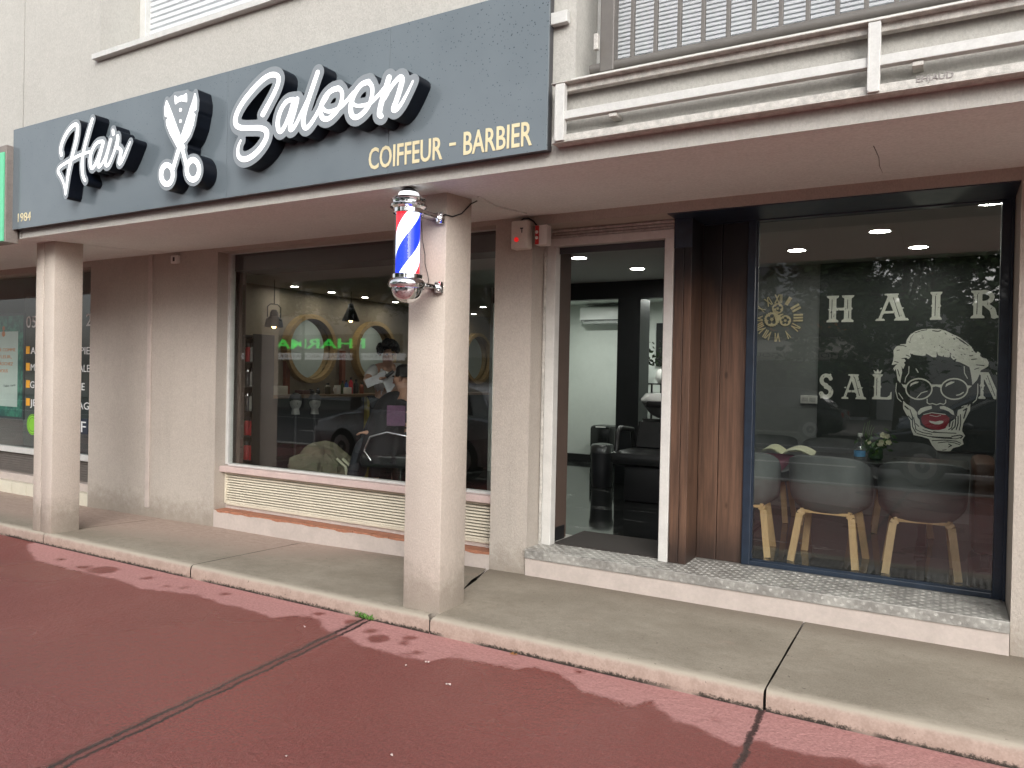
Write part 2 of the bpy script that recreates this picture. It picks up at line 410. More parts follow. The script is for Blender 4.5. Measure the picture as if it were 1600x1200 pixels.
M_DIRTAL = pm("weathered_aluminium", (.47, .455, .42), .55, .30, 30, .12, 60)
M_CREAM = pm("cream_grille", (.60, .55, .44), .5, .08, 6, .03)
M_NAVY = pm("navy_frame", (.013, .023, .040), .38, .25, 12, .02, coat=.2)
M_BLACK = pm("matt_black", (.009, .009, .010), .5, .2, 10)
M_DARK = pm("dark_grey", (.05, .05, .055), .5, .15, 10)
M_TILE = pm("terracotta_tile", (.36, .155, .092), .55, .3, 22, .2, 60)
M_CHROME = pm("chrome", (.75, .75, .76), .08, .05, 10, metal=1)
M_GREYRAIL = pm("grey_rail_paint", (.125, .115, .105), .5, .1, 14, .03)
M_SHUT = pm("shutter_slat", (.60, .62, .64), .5, .06, 8)
M_GLASS = glass_mat("window_glass", refl=.105, dirt=.004); M_GLASS_B = glass_mat("shop_glass", (.92, .95, .93), .122, dirt=.008)
M_WOOD = None
def wood_panel_mat():
    m, t, p = base_mat("burnt_wood_boards")
    x = t.xyz()[0]; z = t.xyz()[2]
    g = t.noise(16, 6, .7, stretch=(1, 1, .06)); k = t.noise(60, 4, .7, stretch=(1, 1, .04)); b = t.noise(1.7, 4, .6, stretch=(1.5, 1.5, .7))
    c = t.mix(t.step(t.math('ADD', t.math('MULTIPLY', g, .6), t.math('MULTIPLY', k, .4)), .33, .67), (.054, .030, .020), (.150, .081, .050))
    kn = t.new("TexVoronoi"); kn.inputs['Scale'].default_value = 5; mp = t.new("Mapping"); mp.inputs['Scale'].default_value = (1.6, 1.6, .7); t.link(t.pos(), mp.inputs[0]); t.link(mp.outputs[0], kn.inputs['Vector'])
    c = t.mix(t.math('SUBTRACT', 1, t.step(kn.outputs['Distance'], .04, .14)), c, (.045, .022, .012))
    # scorched ends of the boards: a printed, ragged char
    ch = t.step(t.math('ADD', z, t.math('MULTIPLY', t.math('SUBTRACT', b, .5), .5)), 1.98, 2.36)
    cl = t.math('SUBTRACT', 1, t.step(t.math('ADD', z, t.math('MULTIPLY', t.math('SUBTRACT', b, .5), .5)), .32, .62))
    c = t.mix(t.math('MAXIMUM', t.math('MULTIPLY', ch, .985), t.math('MULTIPLY', cl, .7)), c, (.008, .007, .008))
    t.link(c, p.inputs['Base Color']); t.link(t.math('ADD', t.math('MULTIPLY', g, .3), .3), p.inputs['Roughness'])
    t.link(t.bump(g, .3, .004), p.inputs['Normal']); return m
M_WOOD = wood_panel_mat()
def checker_mat():
    m, t, p = base_mat("checker_plate_metal")
    t.link(t.mix(t.step(t.noise(7, 4, .7), .35, .65), (.28, .27, .25), (.44, .43, .40)), p.inputs['Base Color'])
    p.inputs['Metallic'].default_value = .35; t.link(t.math('ADD', t.math('MULTIPLY', t.noise(20, 3), .3), .34), p.inputs['Roughness'])
    return m
M_CHECK = checker_mat()
# ------------------------------------------------------------ the ground: red plaza, raised pavement, road, far pavement
YK, YF, YW = 3.68, 3.45, 4.83          # kerb line, upper facade, ground-floor wall
SB = [(42,850),(44,862),(55,875),(100,887),(140,897),(180,905),(220,920),(265,925),(310,930),(340,942),(395,955),(425,967),(460,961),(497,967),(505,985),(540,995),(565,1010),(625,1025),(675,1035),(695,1027),(740,1032),(785,1040),(801,1045),(829,1042),(874,1053),(908,1081),(947,1090),(987,1104),(1015,1095),(1049,1124),(1094,1140),(1150,1166),(1184,1157),(1217,1169),(1262,1180),(1319,1185),(1375,1198),(1440,1215)]
SPOTS = [(160,891,20),(132,886,9),(231,903,7),(260,916,6),(352,928,7),(500,959,6),(547,972,8),(580,986,9),(590,998,16),(637,998,9),(631,1005,7),(650,1020,8),(635,1023,4),(712,1022,5),(807,1036,3),(905,1050,4),(1120,1125,4),(95,874,6),(290,918,4)]
bp = sorted([(atz(x, y, 0).x, atz(x, y, 0).y) for x, y in SB]); BX = np.array([b[0] for b in bp]); BY = np.array([b[1] for b in bp])
xs = np.concatenate([np.linspace(-70, -9.4, 20), np.arange(-9.3, 1.3, .03), np.linspace(1.4, 60, 16)])
ys = np.concatenate([np.linspace(-1.9, .95, 6), np.arange(1.0, YK+.06, .03)])
GX, GY = np.meshgrid(xs, ys)
yb = np.interp(GX, BX, BY, left=3.9, right=BY[-1]); dry = GY-yb
for x, y, r in SPOTS:
    c = atz(x, y, 0); R = r/F_PX*math.dist((c.x, c.y, 0), (0, 0, EYE)); dry = np.minimum(dry, np.hypot(GX-c.x, (GY-c.y)*1.1)-R)
def line_dist(a, b):
    a, b = atz(*a, 0), atz(*b, 0); d = (b-a).normalized(); return (GX-a.x)*d.y-(GY-a.y)*d.x
seam = line_dist((566, 972), (85, 1200)); seam_b = line_dist((1187, 1118), (1152, 1200))
nxg, nyg = len(xs), len(ys); me = bpy.data.meshes.new("red_plaza")
vs = np.column_stack([GX.ravel(), GY.ravel(), np.zeros(nxg*nyg)]); ii = np.arange(nxg*nyg).reshape(nyg, nxg)
fs = np.column_stack([ii[:-1, :-1].ravel(), ii[:-1, 1:].ravel(), ii[1:, 1:].ravel(), ii[1:, :-1].ravel()])
me.from_pydata(vs.tolist(), [], fs.tolist()); me.materials.append(M_RED)
for nm, A in (('dry', dry), ('seam', seam), ('seam_b', seam_b)):
    a = me.attributes.new(nm, 'FLOAT', 'POINT'); a.data.foreach_set('value', A.ravel().astype(np.float32))
struct(link(bpy.data.objects.new("red_plaza", me)))
def pz(x, y):
    zw = float(np.interp(x, [-8.1, -6, -4.9, -2.64, .32], [.036, .063, .065, .113, .12])); t = max(0, min(1, (y-YK)/(YW-YK)))
    return .1*(1-t)+zw*t
mb = MB(); prof = [(3.68, -.06), (3.68, .03), (3.68, .066), (3.684, .083), (3.693, .095), (3.708, 0), (3.75, 0), (3.9, 0), (4.1, 0), (4.3, 0), (4.5, 0), (4.7, 0), (4.9, 0), (5.4, 0)]
joints = [((-16.0, -16.0)), ((-12.6, -12.6)), (-9.85, -9.85), (-6.84, -6.86), (-4.86, -4.86), (-2.66, -2.98), (-.715, -.715), (1.9, 1.9), (5.2, 5.2)]
gaps = {5: .012}
for k in range(len(joints)-1):
    (a0, a1), (b0, b1) = joints[k], joints[k+1]; n = 14
    def fn(u, v, a0=a0, a1=a1, b0=b0, b1=b1, k=k):
        j = int(round(v*(len(prof)-1))); y, z = prof[j]; t = (y-YK)/1.2
        xa = a0+(a1-a0)*t+gaps.get(k, .005); xb = b0+(b1-b0)*t-gaps.get(k+1, .005); x = xa+(xb-xa)*u
        if abs(u) < 1e-6 or abs(u-1) < 1e-6: x += .006*sin(y*47+k*3)*(3 if (k == 5 and u < .5) or (k == 4 and u > .5) else .4)
        return (x, y, z if j < 5 else pz(x, y))
    mb.grid(fn, n, len(prof))
struct(mb.build("pavement", M_PAVE, smooth=40))
mb = MB(); mb.box(-16, 5.2, 3.70, 5.4, -.05, .02); struct(mb.build("pavement_bed", pm("joint_dirt", (.028, .022, .017), .9, .3, 30)))
# road and the far side of the street, seen in the glass
M_ASPH = pm("asphalt", (.105, .102, .10), .72, .22, 3, .4, 160); M_PAINT = pm("road_paint", (.62, .61, .58), .6, .15, 12)
mb = MB(); mb.box(-120, 90, -13.2, -1.9, -.4, -.05); struct(mb.build("road", M_ASPH))
mb = MB(); mb.box(-120, 90, -2.02, -1.86, -.3, .012); struct(mb.build("road_kerb", pm("kerb_stone", (.33, .31, .28), .8, .15, 8, .2)))
mb = MB()
for y, w, dash in ((-9.7, .13, 0), (-5.35, .12, 1), (-2.5, .10, 0)):
    if not dash: mb.add([(-110, y-w, -.046), (80, y-w, -.046), (80, y+w, -.046), (-110, y+w, -.046)], [(0, 1, 2, 3)])
    else:
        for k in range(-30, 25): mb.add([(k*3.9, y-w, -.046), (k*3.9+2.4, y-w, -.046), (k*3.9+2.4, y+w, -.046), (k*3.9, y+w, -.046)], [(0, 1, 2, 3)])
struct(mb.build("road_markings", M_PAINT))
mb = MB(); mb.box(-120, 90, -40, -13.2, -.4, .06); struct(mb.build("far_pavement", pm("far_paving", (.20, .185, .165), .8, .2, 2, .2)))
mb = MB(); mb.add([(-600, -600, -.42), (600, -600, -.42), (600, 600, -.42), (-600, 600, -.42)], [(0, 1, 2, 3)]); struct(mb.build("ground", pm("distant_ground", (.13, .12, .10), .9, .2, .1)))
# ------------------------------------------------------------ the building
B = thing("shop_building", "rendered apartment block with salon and pharmacy shopfronts on its ground floor behind square columns", "building", (-2.6, 4.9, 0))
X_L1 = aty(337, 600, YW).x                     # left reveal of the salon window
X_P0 = aty(770, 600, YW).x; X_P1 = aty(822, 880, YW).x     # pillar between window and door
X_R = aty(1578, 1000, YW).x                    # right pillar
Z_LIN = aty(1587, 281, YW).z; Z_LIN1 = aty(343, 393.5, YW).z; ZT = 2.78
X_N1 = aty(139.5, 600, YW).x                   # right edge of the pharmacy window
ZP = .302                                      # top of the metal step
def soffit_z(y): return 2.64+(y-YF)*.0625
# upper facade with window openings
mb = MB(); XJ = -6.81; TOPZ = 5.6
LW = (aty(157, 60, YF).x, -3.25, aty(157, 85, YF).z); RW = (-1.66, 2.2, 3.068)
def fbox(x0, x1, z0, z1):
    if x0 < XJ < x1: mb.box(x0, XJ-.006, YF, YF+.42, z0, z1); mb.box(XJ+.006, x1, YF, YF+.42, z0, z1); mb.box(XJ-.006, XJ+.006, YF+.02, YF+.3, z0, z1)
    else: mb.box(x0, x1, YF, YF+.42, z0, z1)
fbox(-16, 5, 2.725, RW[2]); mb.box(-16, XJ-.006, YF, YF+.006, 2.64, 2.725); mb.box(XJ+.006, 5, YF, YF+.006, 2.64, 2.725); fbox(-16, RW[0], RW[2], LW[2]); fbox(-16, LW[0], LW[2], TOPZ); fbox(LW[1], RW[0], LW[2], TOPZ); fbox(RW[1], 5, RW[2], TOPZ)
mb.build("upper_wall", M_UP, B)
mb = MB()
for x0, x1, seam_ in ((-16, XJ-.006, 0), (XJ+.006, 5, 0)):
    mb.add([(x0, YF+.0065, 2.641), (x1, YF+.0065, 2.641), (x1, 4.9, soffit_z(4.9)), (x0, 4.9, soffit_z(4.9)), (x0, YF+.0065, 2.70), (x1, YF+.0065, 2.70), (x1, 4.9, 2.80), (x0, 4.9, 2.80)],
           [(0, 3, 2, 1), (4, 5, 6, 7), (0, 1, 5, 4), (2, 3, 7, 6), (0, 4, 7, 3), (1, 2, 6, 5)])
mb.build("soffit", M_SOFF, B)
mb = MB(); q0 = atz(1365, 230, 2.662); q1 = atz(1379, 276, 2.69)
q0.z = soffit_z(q0.y)-.001; q1.z = soffit_z(q1.y)-.001; mb.tube([q0, q0.lerp(q1, .4)+Vector((.006, 0, 0)), q0.lerp(q1, .7)+Vector((-.004, 0, 0)), q1], [.0018, .0015, .0012, .0006], 6); mb.build("crack", M_DARK, B)
mb = MB()
mb.box(X_N1, X_L1, YW, YW+.25, -.1, ZT); mb.box(X_P0, X_P1, YW, YW+.21, -.1, ZT); mb.box(X_R, 4.2, YW, YW+.6, -.1, ZT)
mb.box(X_L1+.001, X_P0-.001, YW+.003, YW+.25, Z_LIN1, ZT); mb.box(X_P1+.001, X_R-.001, YW+.002, YW+.5, Z_LIN, ZT)
mb.box(-13, X_N1-.001, YW+.003, YW+.25, aty(60, 425, YW).z, ZT)
mb.build("ground_floor_wall", M_WALL, B)
# vertical cover strip on the left wall and the two columns
a, b = aty(228, 790, YW), aty(241, 400, YW)
mb = MB(); mb.box(a.x, b.x-.01, YW-.018, YW, aty(228, 792, YW).z, 2.735, .004); mb.build("cover_strip", M_PLINTH, B)
def column(x0, x1, y0, y1, gx=None):
    mb = MB(); zt = soffit_z((y0+y1)/2)+.03
    if gx: mb.box(x0, gx-.006, y0, y1, .05, zt, .012); mb.box(gx+.006, x1, y0, y1, .05, zt, .012); mb.box(gx-.01, gx+.01, y0+.03, y1-.03, .05, zt)
    else: mb.box(x0, x1, y0, y1, .05, zt, .012)
    return mb.build("column", M_COL, B, smooth=30)
column(-2.925, -2.645, 3.75, 4.03); cl = column(-7.06, -6.765, 3.70, 3.955, -6.93)
# roof and back shell (keeps daylight out of the rooms)
mb = MB(); mb.box(-16, 5, YF+.42, 15.4, TOPZ-.2, TOPZ); mb.box(-16, 5, 15.0, 15.4, -.1, TOPZ-.2); mb.box(-16.3, -16, YF, 15.4, -.1, TOPZ); mb.box(5, 5.3, YF, 15.4, -.1, TOPZ)
mb.build("shell", M_UP, B)
# upper left window
def upper_window(x0, x1, z0, depth, label, q=.045):
    w = MB(); y = YF+depth
    w.box(x0, x0+.075, y-.05, y+.02, z0, TOPZ-.3, .006); w.box(x1-.075, x1, y-.05, y+.02, z0, TOPZ-.3, .006); w.box(x0, x1, y-.05, y+.02, z0-.02, z0+.03)
    f = w.build("window", M_WHITEAL, B); f['label'] = label
    s = MB(); z = z0+.03
    while z < TOPZ-.3:
        s.add([(x0+.075, y+.012, z), (x1-.075, y+.012, z), (x1-.075, y-.006, z+q*.2), (x0+.075, y-.006, z+q*.2), (x1-.075, y-.006, z+q*.8), (x0+.075, y-.006, z+q*.8), (x1-.075, y+.012, z+q), (x0+.075, y+.012, z+q)], [(0, 1, 2, 3), (3, 2, 4, 5), (5, 4, 6, 7)]); z += q
    s.build("roller_shutter", M_SHUT, f)
    return f
f = upper_window(LW[0], LW[1], LW[2]+.02, .37, "window with closed white shutter above the sign")
mb = MB(); zs = LW[2]
mb.add([(LW[0]-.03, YF-.05, zs-.012), (LW[1], YF-.05, zs-.012), (LW[1], YF+.36, zs+.03), (LW[0]-.03, YF+.36, zs+.03), (LW[0]-.03, YF-.05, zs-.05), (LW[1], YF-.05, zs-.05), (LW[1], YF+.36, zs-.05), (LW[0]-.03, YF+.36, zs-.05)],
       [(0, 1, 2, 3), (4, 7, 6, 5), (0, 4, 5, 1), (0, 3, 7, 4)])
mb.build("sill", M_WHITEAL, f)
# upper right window with guard rail
f = upper_window(RW[0], RW[1], RW[2]+.02, .30, "window with closed shutter behind a grey guard rail", .022)
mb = MB(); a = aty(892, 124, YF-.03); b = aty(1552, 0, YF-.03)
mb.box(a.x, 2.2, YF-.03, YF+.28, a.z-.03, a.z+.004, .004); mb.build("sill", M_WHITEAL, f)
G = thing("guard_rail", "grey painted metal guard rail with upright bars across the upper right window", "railing", (0, YF+.1, 3.1))
yr = YF+.06; mb = MB(); zr = aty(1060, 83, yr).z
mb.tube([(-1.60, yr, zr), (2.2, yr, zr)], .027, 12); mb.tube([(-1.60, yr, zr+.95), (2.2, yr, zr+.95)], .027, 12); mb.build("rail", M_GREYRAIL, G, 40)
mb = MB(); mb.box(aty(941, 60, yr).x, aty(963, 60, yr).x, yr-.03, yr+.03, zr-.03, 4.3, .006); mb.build("end_post", M_GREYRAIL, G)
p0 = [989, 1025, 1062, 1099, 1138, 1178, 1220, 1262, 1308, 1353, 1400]; bx = [aty(x, 50, yr).x for x in p0]; bx += [bx[-1]+.112*k for k in range(1, 17)]
for x in bx:
    mb = MB(); mb.box(x-.009, x+.009, yr-.012, yr+.012, zr, zr+.95, .002); mb.build("bar", M_GREYRAIL, G)
mb = MB(); c = aty(933, 70, YF-.005); mb.box(c.x-.012, c.x+.012, YF-.025, YF, c.z-.03, c.z+.05, .004); mb.build("bracket", M_DIRTAL, G)
# ------------------------------------------------------------ empty sign frame on the right fascia
R = thing("sign_frame", "empty white aluminium sign frame with peeling paint on the fascia right of the salon sign", "sign frame", (-.7, 3.4, 2.85))
yfr = 3.37
def xr(px, py): return aty(px, py, yfr)
def rail(nm, za, zb, y0, y1, mat, x0=-1.745, x1=3.2):
    mb = MB(); mb.box(x0, x1, y0, y1, za, zb, .003); return mb.build(nm, mat, R)
z = xr(1200, 85).z
rail("rail", xr(884, 141).z, xr(862, 133).z-.004, yfr+.02, yfr+.06, M_DIRTAL); rail("top_flange", xr(862, 133).z-.006, xr(862, 133).z, yfr-.02, YF, M_DIRTAL)
rail("rail", xr(884, 187).z, xr(884, 174).z, yfr-.01, yfr+.03, M_WHITEAL, -1.68); rail("rail", xr(884, 220).z, xr(884, 209.5).z, yfr, yfr+.05, M_DIRTAL)
rail("bottom_flange", xr(884, 221.2).z, xr(884, 220.6).z, yfr-.004, YF, M_DIRTAL)
for a, b in ((868, 882), (1354, 1374)):
    mb = MB(); x0, x1 = aty(a, 150, yfr-.015).x, aty(b, 150, yfr-.015).x; mb.box(x0, x1, yfr-.018, yfr+.018, xr(884, 220).z, xr(862, 133).z-.008, .003)
    mb.box(x0+.002, x0+.008, yfr-.024, yfr-.018, xr(884, 218).z, xr(862, 135).z-.01); mb.build("post", M_WHITEAL, R)
for x in (-1.42, -.13, 1.1):
    mb = MB(); zz = xr(884, 187).z; mb.box(x-.02, x+.02, yfr+.0, YF, zz-.022, zz-.004, .003); mb.build("bracket", M_DIRTAL, R)
tw = text_solid("pencil_scrawl", "EHJAUD", xr(1432, 129)+Vector((0, -.003, 0)), xr(1490, 121)+Vector((0, -.003, 0)), .026, .002, pm("pencil", (.30, .28, .27), .8), R)
# ------------------------------------------------------------ the salon sign
def sign_mat():
    m, t, p = base_mat("slate_sign_panel")
    n1 = t.noise(1.1, 4, .6)
    c = t.mix(t.step(n1, .3, .7), (.116, .142, .160), (.137, .165, .184))
    z = t.xyz()[2]; x = t.xyz()[0]
    # rain drops dried on the upper half
    vo = t.new("TexVoronoi"); vo.inputs['Scale'].default_value = 62; t.link(t.pos(), vo.inputs['Vector'])
    den = t.math('ADD', t.step(z, 2.75, 3.5), t.step(x, -3.2, -1.8)); den = t.math('ADD', t.math('MULTIPLY', den, .33), .12)
    w = t.new("TexWhiteNoise"); w.noise_dimensions = '3D'; t.link(vo.outputs['Position'], w.inputs['Vector'])
    on = t.math('LESS_THAN', w.outputs['Value'], den); sz = t.math('ADD', t.math('MULTIPLY', w.outputs['Value'], .25), .10)
    d = t.math('MULTIPLY', on, t.math('LESS_THAN', vo.outputs['Distance'], sz))
    c = t.mix(t.math('MULTIPLY', d, .85), c, (.035, .05, .062))
    dirt = t.math('MULTIPLY', t.math('SUBTRACT', 1, t.step(t.math('ADD', z, t.math('MULTIPLY', t.math('SUBTRACT', t.noise(6, 5, .7), .5), .12)), 2.66, 2.71)), .5)
    c = t.mix(dirt, c, (.06, .055, .05))
    t.link(c, p.inputs['Base Color']); p.inputs['Roughness'].default_value = .16; p.inputs['Specular IOR Level'].default_value = .6
    t.link(t.bump(t.math('ADD', t.noise(1.5, 2), t.math('MULTIPLY', d, .2)), .03, .02), p.inputs['Normal'])
    return m
M_SIGN = sign_mat(); M_SIDE = pm("letter_return", (.004, .006, .011), .35, .2, 12, spec=.2)
M_RIM = pm("letter_rim", (.225, .25, .27), .35, .04, 4)
M_LIT = pm("lit_letter_face", (.85, .85, .85), .4, .02, 4, emit=(1, 1, 1), es=.55)
M_GOLD = pm("pale_gold_vinyl", (.66, .58, .37), .45, .06, 12)
YS = 3.385; YL = 3.278
S = thing("shop_sign", "long slate grey sign board with raised white script Hair Saloon and a pair of scissors", "sign", (-4.1, YS+.1, 2.7))
sx0, sx1 = aty(20, 280, YS).x, aty(857, 120, YS).x; sz0, sz1 = aty(854, 234, YS).z, aty(20, 204, YS).z+.004
sj = [aty(355, 200, YS).x, aty(606, 260, YS).x]
mb = MB(); cuts = [sx0]+sj+[sx1]
for a, b in zip(cuts, cuts[1:]): mb.box(a+.0012, b-.0012, YS, YS+.012, sz0, sz1, .001)
mb.build("panel", M_SIGN, S)
mb = MB(); mb.box(sx0+.01, sx1-.003, YS+.0125, YS+.052, sz0+.004, sz1-.004); mb.build("frame", M_DARK, S)
for x in (-6.2, -4.3, -2.3):
    mb = MB(); mb.box(x-.03, x+.03, YS+.052, YF, 2.85, 2.9); mb.build("bracket", M_DARK, S); mb = MB(); mb.box(x-.03, x+.03, YS+.052, YF, 3.3, 3.35)
    mb.build("bracket", M_DARK, S)
def mpp(px, py): return abs(aty(px, py, YL).z-aty(px, py+1, YL).z)
def stroke(ox, oy, sc, pts):
    """pts (x,y,width) in crop pixels -> smoothed ('c', [(X,Z,r)])"""
    q = []
    for x, y, w in pts:
        P = aty(ox+x/sc, oy+y/sc, YL); q.append((P.x, P.z, w/sc/2*mpp(ox+x/sc, oy+y/sc)))
    for _ in range(2):       # Chaikin keeps the ends, rounds the bends
        r = [q[0]]
        for a, b in zip(q, q[1:]):
            r += [tuple(a[i]*.75+b[i]*.25 for i in range(3)), tuple(a[i]*.25+b[i]*.75 for i in range(3))]
        q = r+[q[-1]]
    return ('c', q)
def poly(ox, oy, sc, pts): return ('p', [(aty(ox+x/sc, oy+y/sc, YL).x, aty(ox+x/sc, oy+y/sc, YL).z) for x, y in pts])
h = lambda *p: stroke(80, 170, 8, [(a, b, c*.86) for a, b, c in p])
HAIR = [h((132,578,52),(118,520,52),(135,430,52),(190,310,52),(265,215,54),(320,190,54),(338,240,56),(320,380,56),(285,520,54),(240,690,52),(208,860,46),(192,990,34),(182,1075,22)),
        h((182,1075,22),(165,950,26),(130,860,36),(82,785,40),(100,735,40),(180,680,42),(290,618,44),(400,562,40),(500,535,34)),
        h((517,132,46),(485,240,50),(440,400,50),(405,540,50),(388,660,50),(390,780,48),(405,860,44),(428,902,36)),
        h((650,408,44),(580,415,46),(520,500,46),(487,610,46),(490,710,46),(515,758,46),(560,690,44),(610,560,44),(650,430,44)),
        h((655,420,48),(620,560,50),(585,690,48),(596,740,44),(640,690,36),(690,590,34),(745,390,44)),
        h((748,385,46),(715,510,48),(682,640,48),(680,712,46),(715,715,42),(760,620,34),(805,500,36),(838,350,44)),
        h((775,272,46),(780,318,50)), h((833,340,44),(842,390,44),(820,490,40)),
        h((815,480,40),(880,508,50),(872,580,50),(845,670,48),(862,700,44),(910,610,38),(955,500,28),(992,412,16))]
s1 = lambda *p: stroke(355, 100, 6.857, p)
s2 = lambda *p: stroke(515, 95, 8, p)
SALOON = [s1((385,540,62),(440,440,56),(505,320,52),(555,200,50),(555,130,50),(490,108,54),(400,150,56),(280,270,58),(160,420,58),(90,560,58),(88,650,58),(140,688,56),(240,688,54),(360,684,56),(430,715,58),(425,800,60),(350,920,60),(260,1000,60),(180,1030,58),(125,1000,46),(112,940,36),(125,870,26),(150,818,18)),
          s1((712,380,46),(640,395,50),(575,490,52),(540,610,52),(548,710,52),(580,735,50),(630,650,46),(680,520,44),(715,390,44)),
          s1((752,378,52),(735,460,52),(700,580,52),(670,690,50),(690,715,46),(740,650,40),(800,520,40),(860,400,40),(920,260,44)),
          s1((972,92,52),(925,230,54),(870,390,54),(825,540,54),(812,640,54),(840,700,50),(890,655,44),(950,560,42),(1010,450,42),(1075,350,44)),
          s2((110,345,66),(20,370,62),(-70,470,62),(-120,610,62),(-95,720,62),(-20,740,60),(70,660,58),(140,560,54),(165,440,50),(150,365,50),(100,345,60)),
          s2((-90,590,46),(-30,645,40),(50,625,44),(140,590,48),(220,500,46),(300,400,46)),
          s2((490,265,68),(400,290,62),(310,410,64),(262,560,64),(270,680,64),(330,722,64),(420,660,62),(500,560,56),(540,420,52),(535,310,52),(480,265,62)),
          s2((280,530,46),(340,570,40),(420,560,44),(500,545,46),(580,470,46),(660,380,46),(720,300,48)),
          s2((745,215,76),(720,300,74),(672,450,72),(632,600,72),(622,680,72),(650,695,60)),
          s2((690,470,56),(750,360,50),(830,250,56),(895,195,66),(915,240,70),(880,370,70),(835,510,70),(795,605,68),(820,630,62),(890,560,46),(960,430,36),(1015,320,28),(1046,252,20))]
k = lambda *p: poly(240, 130, 6.667, p); kc = lambda *p: stroke(240, 130, 6.667, p)
SCISS = [k((138,176),(120,250),(122,352),(160,356),(134,390),(140,440),(172,525),(215,605),(252,672),(300,720),(330,670),(285,560),(240,440),(200,330),(158,220)),
         k((436,98),(418,160),(385,260),(340,400),(293,540),(325,622),(378,545),(415,440),(436,325),(410,298),(446,282),(452,190)),
         kc((300,680,40),(330,800,40),(350,880,40)), kc((268,680,50),(240,770,46),(205,890,44)),
         k((222,128),(255,152),(285,133),(312,132),(346,104),(349,200),(312,190),(290,188),(262,196),(228,224)), kc((283,276,32),(283,284,32)), kc((283,393,30),(283,400,30))]
def ring(cx, cy, rx, ry, n=28): return k(*[(cx+rx*cos(2*pi*i/n), cy+ry*sin(2*pi*i/n)) for i in range(n)])
SCISS += [ring(140, 953, 78, 128), ring(412, 903, 82, 132)]
SHOLES = [ring(143, 952, 44, 72), ring(412, 903, 47, 73), ring(281, 672, 9, 14)]
VFILL = [k((138,176),(225,90),(345,70),(436,98),(455,180),(440,330),(380,545),(310,650),(285,700),(240,660),(140,440),(118,340),(118,240))]
def lettering(nm, shapes, grow_px, ref, cut=(), fill=()):
    g = grow_px*mpp(*ref)
    case = fill_solid(nm, sdf_contours(shapes, g, .0045, fill=fill), YL, YS-YL-.0005, [M_RIM, M_SIDE], S, 1)
    fill_solid("letter_face", sdf_contours(shapes, 0, .0035, cut=cut), YL-.004, .0035, M_LIT, case)
    return case
lettering("script_lettering", HAIR, 5.6, (150, 240)); lettering("script_lettering", SALOON, 9.3, (500, 180)); lettering("scissors_emblem", SCISS, 5.8, (300, 220), SHOLES, VFILL)
yb_ = YS-.0015
text_solid("caption_lettering", "COIFFEUR", aty(576, 265, yb_), aty(691, 248, yb_), .128, .003, M_GOLD, S, bold=.012)
text_solid("caption_lettering", "-", aty(702, 237, yb_), aty(712, 235.5, yb_), .125, .003, M_GOLD, S)
text_solid("caption_lettering", "BARBIER", aty(724, 242, yb_), aty(831, 226, yb_), .128, .003, M_GOLD, S, bold=.012)
text_solid("year_lettering", "1984", aty(28, 347, yb_), aty(48, 344, yb_), .074, .003, M_GOLD, S)
# neighbour's sign and the stubs of rail between the two
NS = thing("neighbour_sign", "green lit pharmacy sign board cut by the left edge, beside the slate grey sign", "sign", (-7.6, 3.3, 2.7))
M_GREEN = pm("green_sign_face", (.10, .42, .24), .35, .05, 4, emit=(.16, .70, .36), es=.16)
ng = aty(5, 300, 3.32).x; nz0, nz1 = aty(3, 376, 3.32).z, aty(3, 238, 3.32).z
mb = MB(); mb.box(-10, ng, 3.32, 3.33, nz0, nz1-.0); mb.build("panel", M_GREEN, NS)
mb = MB(); mb.box(-10, ng+.02, 3.331, 3.43, nz0-.01, nz1+.06, .004); mb.build("frame", pm("brown_metal", (.22, .19, .17), .5, .2, 9), NS)
MR = thing("mounting_rail", "short white aluminium rails bridging the gap between the two shop signs", "rail", (-6.75, 3.4, 3.2))
for py, m in ((240, M_DARK), (340, M_WHITEAL)):
    mb = MB(); z = aty(14, py, 3.405).z; mb.box(-7.3, -6.5, 3.405, 3.44, z-.028, z+.028, .003); mb.build("rail", m, MR)
mb = MB(); z = aty(880, 25, 3.405).z; mb.box(-1.9, aty(886, 25, 3.405).x, 3.405, 3.44, z-.03, z+.03, .003)
tag(mb.build("rail_stub", M_WHITEAL), "short white rail end sticking out behind the right end of the grey sign", "rail")
# ------------------------------------------------------------ salon window with its sill, grille and plinth
Y1 = 4.985
wx0, wx1 = X_L1, X_P0; wz0 = aty(358, 725, Y1).z; wz1 = aty(363, 398, Y1).z
wf = MB(); fw = .035
wf.box(wx0-.01, wx0+fw, Y1-.03, Y1+.03, wz0, wz1+.06, .004); wf.box(wx1-fw, wx1+.01, Y1-.03, Y1+.03, wz0, wz1+.06, .004)
wf.box(wx0+fw, wx1-fw, Y1-.029, Y1+.029, wz1, wz1+.06, .004); wf.box(wx0+fw, wx1-fw, Y1-.029, Y1+.029, wz0-.01, wz0+.012, .003)
WIN = wf.build("window", M_WHITEAL, B); WIN['label'] = "large salon window with white frame, pink sill and cream grille below"
mb = MB(); mb.box(wx0+fw, wx1-fw, Y1-.004, Y1+.004, wz0+.012, wz1); mb.build("pane", M_GLASS, WIN)
M_PINK = pm("pink_sill", (.55, .43, .40), .6, .10, 7, .12, 110)
zs0 = aty(356, 738, 4.90).z
mb = MB(); mb.box(wx0+.002, wx1-.002, 4.885, 5.03, zs0, wz0-.008, .006); mb.build("sill", M_PINK, WIN)
gz1, gz0 = aty(362, 741, 4.955).z, aty(362, 787, 4.955).z
mb = MB(); n = 12; hgt = (zs0-.004-gz0)/n
mb.box(wx0+.004, wx0+.03, 4.945, 4.99, gz0, zs0-.001, .003); mb.box(wx0+.03, wx1-.004, 4.946, 4.99, gz0-.014, gz0+.012, .003)
